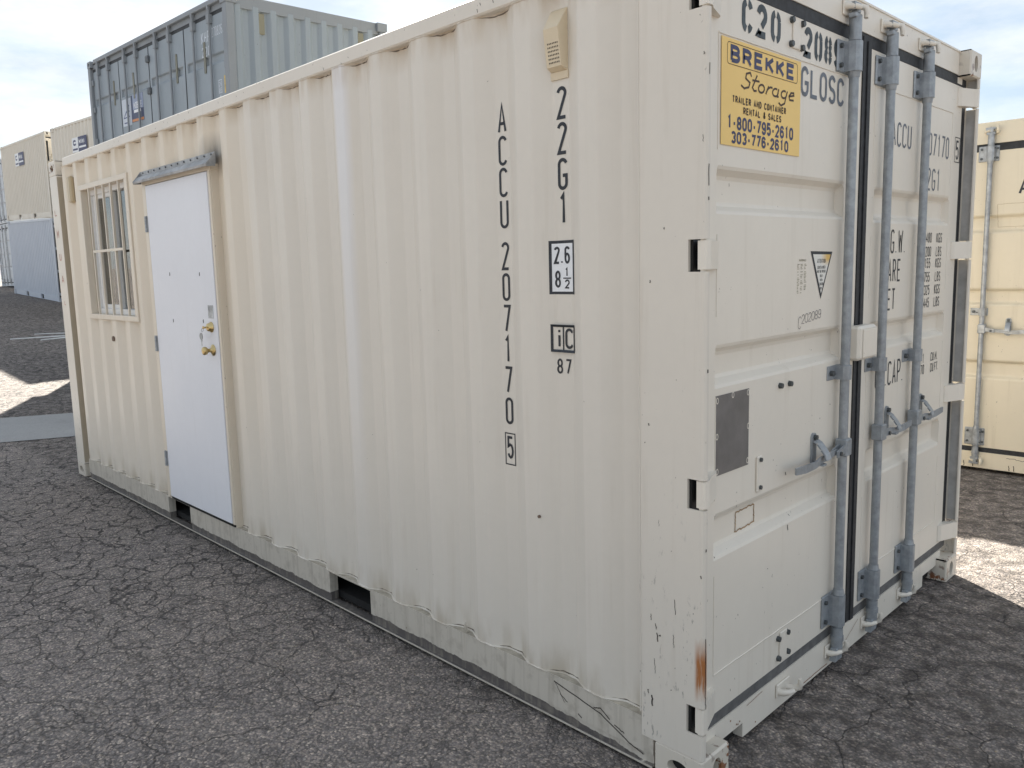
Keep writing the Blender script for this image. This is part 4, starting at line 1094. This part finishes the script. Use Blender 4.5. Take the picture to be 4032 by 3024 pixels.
def rev(m, x, z, prof, n=16):
    V = []; k = len(prof)
    for d, r in prof:
        for i in range(n): t = 2*pi*i/n; V.append((x+r*cos(t), -.014-d, z+r*sin(t)))
    m.add(V, [(j*n+i, j*n+(i+1) % n, (j+1)*n+(i+1) % n, (j+1)*n+i) for j in range(k-1) for i in range(n)], True)
    m.add(V, [tuple(range((k-1)*n, k*n))])
m = MB(); rev(m, -3.205, 1.355, [(0, .031), (.005, .031), (.008, .025), (.022, .023), (.026, .019), (.028, .001)]); m.build('deadbolt', MBRASS, dr)
m = MB(); rev(m, -3.203, 1.222, [(0, .033), (.004, .033), (.010, .020), (.016, .012), (.032, .011), (.040, .021), (.052, .025), (.061, .022), (.064, .014), (.065, .001)]); m.build('door_knob', MBRASS, dr)
for z_ in (1.985, 1.220, .455):
    m = MB()
    for k in range(5): m.cyl((-4.040, -.020, z_-.05+k*.02), (-4.040, -.020, z_-.032+k*.02), .0075, 10)
    m.box(-4.062, -4.040, -.0165, -.0125, z_-.05, z_+.05); m.box(-4.04, -4.020, -.0165, -.0145, z_-.05, z_+.05); m.build('door_hinge', MROD2, dr)
m = MB()
m.prism([(-.054, 2.238), (-.057, 2.250), (-.032, 2.278), (-.006, 2.290), (-.006, 2.287), (-.032, 2.274), (-.052, 2.248), (-.051, 2.238)], lambda a, b: (-4.10, a, b), lambda a, b: (-3.03, a, b))
m.box(-4.10, -3.03, -.006, .002, 2.255, 2.316)
for xx in (-4.104, -3.03): m.prism([(-.054, 2.236), (-.058, 2.251), (-.033, 2.280), (-.004, 2.318), (-.004, 2.240)], lambda a, b: (xx, a, b), lambda a, b: (xx+.004, a, b))
cp = m.build('drip_cap', MALU, P)
m = MB()
for i in range(12): m.cyl((-4.05+i*.09, -.006, 2.304), (-4.05+i*.09, -.011, 2.304), .0055, 6)
m.build('screw', MBOLT, cp, kind='stuff')
# keys hanging from the deadbolt
K = thing('door_key', 'key with round silver tag hanging in the brass deadbolt of the white door', 'key', loc=(-3.235, -.05, 1.34))
m = MB(); m.box(-.002+.03, .002+.03, -.016, .006, .010, .020); m.cyl((.03, -.012, .016), (.03, -.015, .016), .009, 12)
m.build('key_blade', MBRASS, K)
m = MB(); m.tube([(.02+.012*cos(t), -.014+.004*sin(t), .002+.012*sin(t)) for t in [i*2*pi/14 for i in range(15)]], .0013, 5); m.build('key_ring', MROD2, K)
m = MB(); m.cyl((.004, -.016, -.035), (.004, -.019, -.035), .020, 18); m.build('key_tag', MALU, K)
m = MB(); m.box(.003, .009, -.0185, -.0165, -.092, -.054); m.cyl((.006, -.016, -.06), (.006, -.019, -.06), .008, 10); m.build('spare_key', MROD2, K)

# ================================================================== OTHER CONTAINERS
# right-hand container, doors towards the camera
ry = radians(-90+2)
RC = container(dict(label='yellowish cream container at the right edge with galvanised rod and black door seal', loc=(-.955, 4.665, 0), rot=(0, 0, ry), mat=MYCR, side='corr', end='doors', rod=MROD2))
m = MB(); f2_ = lambda a, b: (XD+.0012, a, b)
text(m, 'ACCU', .600, 2.06, .115, .07, .016, f2_)
m.build('door_lettering', MINK, RC)
m = MB(); rough_line(m, [(.475, 2.0), (.80, 2.0), (.80, 1.84)], .0025, f2_, 12, .0015); rough_line(m, [(.475, 2.0), (.485, 1.835), (.80, 1.838)], .0025, f2_, 12, .0015)
m.build('label_outline', plain('tan_outline', (.42, .33, .20), .8), RC)
m = MB(); F1 = lambda a, b: (-.0485, a, b)
for a in (.34, .40, .64, .67, .96, 1.0): rough_line(m, [(a, .075), (a+.004, .035)], .005, F1, 4, .002)
rough_line(m, [(.62, .13), (.80, .115), (1.0, .125)], .003, F1, 14, .006); rough_line(m, [(.80, .11), (1.0, .10)], .003, F1, 9, .004)
m.build('rust_mark', MCHIP, RC, kind='stuff')

for k, lb_ in ((1, 'cream container directly left of the yellowish one, hidden behind the office container'), (2, 'second cream container left of the yellowish one, hidden behind the office container')):
    container(dict(label=lb_, loc=(-.955-2.56*k, 5.08, 0), rot=(0, 0, ry), mat=MYCR, side='corr', end='doors', lod=True, rod=MROD2))
for pa, pb, pc, pd in (((-17.98, 2.22), (-17.91, 3.25), (-17.71, 3.22), (-17.83, 2.18)), ((-18.52, 2.81), (-18.34, 3.45), (-18.17, 3.45), (-18.41, 2.79)), ((-17.46, 2.66), (-17.66, 3.25), (-17.46, 3.25), (-17.32, 2.62))):  # three short pale streaks laid on the asphalt
    sheet('pale_streak', (pa, pb, pc, pd), .006, MSTREAK, 'short pale streak on the asphalt')
# grey side-door container on top of a hidden one
def grey_doors(Pg):
    # long side: four door leaves; work in a rotated frame via parent empties is avoided: map leaf coords (x out, y along) to (-y out, x along)
    R_ = Matrix.Rotation(radians(-90), 4, 'Z')
    def place(o): o.rotation_euler = (0, 0, -pi/2)
    ys = [-5.93, -4.49, -3.03, -1.57, -.12]      # along x
    for i in range(4):
        ya, yb = -ys[i+1], -ys[i]       # leaf frame y = -x
        # leaf frame (X out, Y) -> world local (x = Y', y = -X'):  rotation -90: (X,Y)->(Y,-X)
        lf = leaf(Pg, ys[i]+.02, ys[i+1]-.02, .20, 2.40, MGREY, ((1.80, 1.93), (1.02, 1.13), (.40, .50)), ym=.06)
        place(lf)
        g = MB()
        for q in ((ys[i]-.012, ys[i]+.019, .16, 2.45), (ys[i+1]-.019, ys[i+1]+.012, .16, 2.45), (ys[i]+.019, ys[i+1]-.019, .16, .199), (ys[i]+.019, ys[i+1]-.019, 2.401, 2.45)): g.box(-.060, -.10, *q)
        g.build('door_gasket', MRUB, lf)
        for q in (.42, .98):
            yy = ys[i]+q
            rod = lock_rod(lf, yy, MGREYD, lod=True, handle=False)
        for z in (.5, 1.2, 1.75, 2.22):
            m = MB(); yy = ys[i] if i % 2 == 0 else ys[i+1]
            m.box(-.056, -.020, yy-.06, yy+.06, z-.05, z+.05, .01); m.build('door_hinge', MGREYD, lf)
        if i in (0, 1, 2, 3):
            m = MB(); yy = ys[i]+(.72 if i in (1, 3) else 1.15); m.box(-.056, -.048, yy-.03, yy+.03, 1.72, 2.12, .01); m.build('rusty_strip', paint('olive_rust_strip', (.17, .165, .12), streak=.6), lf)
        if i == 3:
            m = MB(); f3 = lambda a, b: (-.0535, a, b)
            text(m, 'KHF', ys[i]+.62, 2.10, .15, .075, .018, f3, gap=.03); text(m, '270836', ys[i]+.98, 2.14, .12, .045, .012, f3, gap=.012); text(m, '7', ys[i]+1.32, 2.14, .12, .045, .014, f3)
            text(m, '22G', ys[i]+.62, 1.93, .13, .075, .018, f3, gap=.03)
            ribbon(m, [(ys[i]+1.12, 1.42), (ys[i]+1.12, 1.58), (ys[i]+1.22, 1.58), (ys[i]+1.22, 1.42), (ys[i]+1.12, 1.42)], .012, f3); text(m, '26', ys[i]+1.13, 1.5, .06, .035, .01, f3, gap=.01); text(m, '86', ys[i]+1.13, 1.43, .06, .035, .01, f3, gap=.01); text(m, 'V', ys[i]+1.14, 1.34, .06, .05, .02, f3)
            m.build('door_lettering', plain('white_marking', (.55, .60, .66), .6), lf)
            m = MB(); m.box(-.0545, -.0535, ys[i]+1.30, ys[i]+1.39, 1.40, 1.62); m.build('yellow_decal', plain('worn_yellow_decal', (.55, .40, .10), .6, var=.3), lf)
        if i == 1:
            m = MB(); m.box(-.0545, -.0525, ys[i]+.06, ys[i]+.50, 1.33, 1.76); m.build('company_sign', plain('faded_white_sign', (.55, .60, .68), .5, var=.12, scale=5), lf)
            m = MB(); m.box(-.0545, -.0515, ys[i]+.52, ys[i]+1.10, 1.36, 1.78); s2 = m.build('company_sign', plain('navy_sign', (.05, .065, .13), .5), lf)
            m = MB(); f4 = lambda a, b: (-.0508, a, b)
            m.add([f4(ys[i]+.60, 1.55), f4(ys[i]+1.10, 1.55), f4(ys[i]+1.10, 1.78), f4(ys[i]+.60, 1.78)], [(0, 1, 2, 3)])
            m.build('sign_panel', plain('sign_blue_grey', (.28, .33, .46), .5), s2)
            m = MB(); f5 = lambda a, b: (-.0500, a, b)
            text(m, 'MOBILE', ys[i]+.64, 1.565, .10, .055, .014, f5, gap=.015); m.add([f5(ys[i]+.64, 1.50), f5(ys[i]+.98, 1.50), f5(ys[i]+.98, 1.545), f5(ys[i]+.64, 1.545)], [(0, 1, 2, 3)])
            m.build('sign_lettering', MWHITE, s2)
            m = MB(); m.add([f5(ys[i]+.54, 1.365), f5(ys[i]+1.09, 1.365), f5(ys[i]+1.09, 1.405), f5(ys[i]+.54, 1.405)], [(0, 1, 2, 3)]); m.build('sign_stripe', plain('orange_stripe', (.55, .22, .08), .5), s2)
            m = MB(); ribbon(m, [(ys[i]+.12, 1.46), (ys[i]+.26, 1.56), (ys[i]+.40, 1.47), (ys[i]+.12, 1.46)], .03, f4); text(m, 'C', ys[i]+.36, 1.54, .12, .06, .03, f4); ribbon(m, [(ys[i]+.12, 1.38), (ys[i]+.30, 1.38)], .02, f4); m.build('sign_logo', plain('navy_logo', (.08, .10, .22), .5), lf)
    m = MB(); m.box(-5.93, -.12, .056, .115, 2.452, 2.524); m.box(-5.93, -.12, .05, .115, .16, .178); m.build('side_header', MGREYD, Pg)
GROT = (radians(.4), radians(3.3), radians(-2.4))
def tiltmat(loc, tx, ty, th): return Matrix.Translation(loc) @ Matrix.Rotation(tx, 4, 'X') @ Matrix.Rotation(ty, 4, 'Y') @ Matrix.Rotation(th, 4, 'Z')
def put(o, loc, tx, ty, th): o.matrix_world = tiltmat(loc, tx, ty, th)
Gc = container(dict(label='grey container with four tall side doors stacked on the second level', loc=(0, 0, 0), mat=MGREY, frame=MGREYD, cast=MGREYD, side='doors', end='corr', lod=True))
put(Gc, (-8.81, 2.955, 2.600), radians(.4), radians(3.3), radians(-2.4)); grey_doors(Gc)
for yy in (.50, 2.02):
    m = MB(); m.box(-.052, -.088, yy-.05, yy+.05, 2.16, 2.42, .01); m.build('vent_cover', paint('olive_vent_paint', (.22, .21, .15), streak=.6), Gc)
Gb = container(dict(label='grey container on the ground under the grey side-door container', loc=(0, 0, 0), mat=MGREY, frame=MGREYD, cast=MGREYD, side='corr', end='corr', lod=True))
put(Gb, (-8.81+.149, 2.955, .012), radians(.4), radians(3.3), radians(-2.4))

# left stack: pale blue below, beige above, doors towards +x
ax = Vector((math.cos(radians(-1.7)), math.sin(radians(-1.7)), 0))
ty = radians(2.3)
def at_left(loc_left, tyy, th):
    """root of a container whose left end (local x=-LN) sits at loc_left"""
    Mx = tiltmat((0, 0, 0), radians(.3), tyy, th); v = Mx @ Vector((LN, 0, 0)); return Vector(loc_left)+v
lb = at_left((-32.34, 5.676, 1.185), ty, radians(-1.7))
B1 = container(dict(label='pale blue container on the ground in the left stack', loc=(0, 0, 0), mat=MBLUE, side='corr', fine=True, end='doors', lod=True, rod=MROD2))
put(B1, lb, radians(.3), ty, radians(-1.7))
lb2 = at_left((-32.37, 5.70, 1.185+2.64), radians(2.55), radians(-1.6))
B2 = container(dict(label='beige container with small white and navy sign on top of the pale blue one', loc=(0, 0, 0), mat=MBEIGE, side='corr', fine=True, end='doors', lod=True, rod=MROD2))
put(B2, lb2, radians(.3), radians(2.55), radians(-1.6))
def yard_sign(Pc, xa, xb, za, zb):
    xm = xa+(xb-xa)*.42
    m = MB(); m.box(xa, xm, -.004, .0, za, zb); s = m.build('company_sign', MWHITE, Pc)
    m = MB(); ff_ = lambda a, b: (a, -.0052, b)
    text(m, 'C', xa+.08, za+(zb-za)*.45, (zb-za)*.4, (xm-xa)*.5, .05, ff_); ribbon(m, [(xa+.04, za+.08), (xm-.06, za+.08)], .05, ff_); m.build('sign_logo', MNAVY, s)
    m = MB(); m.box(xm, xb, -.004, .0, za, zb); s = m.build('company_sign', MNAVY, Pc)
    m = MB(); text(m, 'MINI', xm+.06, za+(zb-za)*.5, (zb-za)*.33, (xb-xm)*.16, .035, ff_, gap=.03); ribbon(m, [(xm+.05, za+(zb-za)*.3), (xb-.08, za+(zb-za)*.3)], .05, ff_); m.build('sign_lettering', MWHITE, s)
yard_sign(B2, -3.95, -2.75, 1.78, 2.2)
# next stack in the row
B4 = container(dict(label='beige container half hidden behind the grey one, sign near its right end', loc=(0, 0, 0), mat=MBEIGE, side='corr', end='doors', lod=True))
lm4 = at_left((-25.76, 5.55, 3.54), radians(2.0), radians(1.5)); put(B4, lm4, radians(.2), radians(2.0), radians(1.5))
yard_sign(B4, -4.25, -3.10, 1.74, 2.14)
B3 = container(dict(label='beige container on the ground beside the pale blue one', loc=(0, 0, 0), mat=MBEIGE, side='corr', end='doors', lod=True))
lm3 = at_left((-25.76, 5.55, .93), radians(2.0), radians(1.5)); put(B3, lm3, radians(.2), radians(2.0), radians(1.5))
# far left: white containers seen by their doors
for k, (lab, z) in enumerate((('white container on the ground at the left edge, black door seals', 0), ('white container stacked on the one at the left edge', 2.60))):
    Wc = container(dict(label=lab, loc=(-38.44, 6.62, gz(-37)+.03+z), rot=(0, 0, radians(-90)), mat=MWHC, side='corr', end='doors', lod=True, rod=MROD2))
# pale streaks on the asphalt in front of the left stack
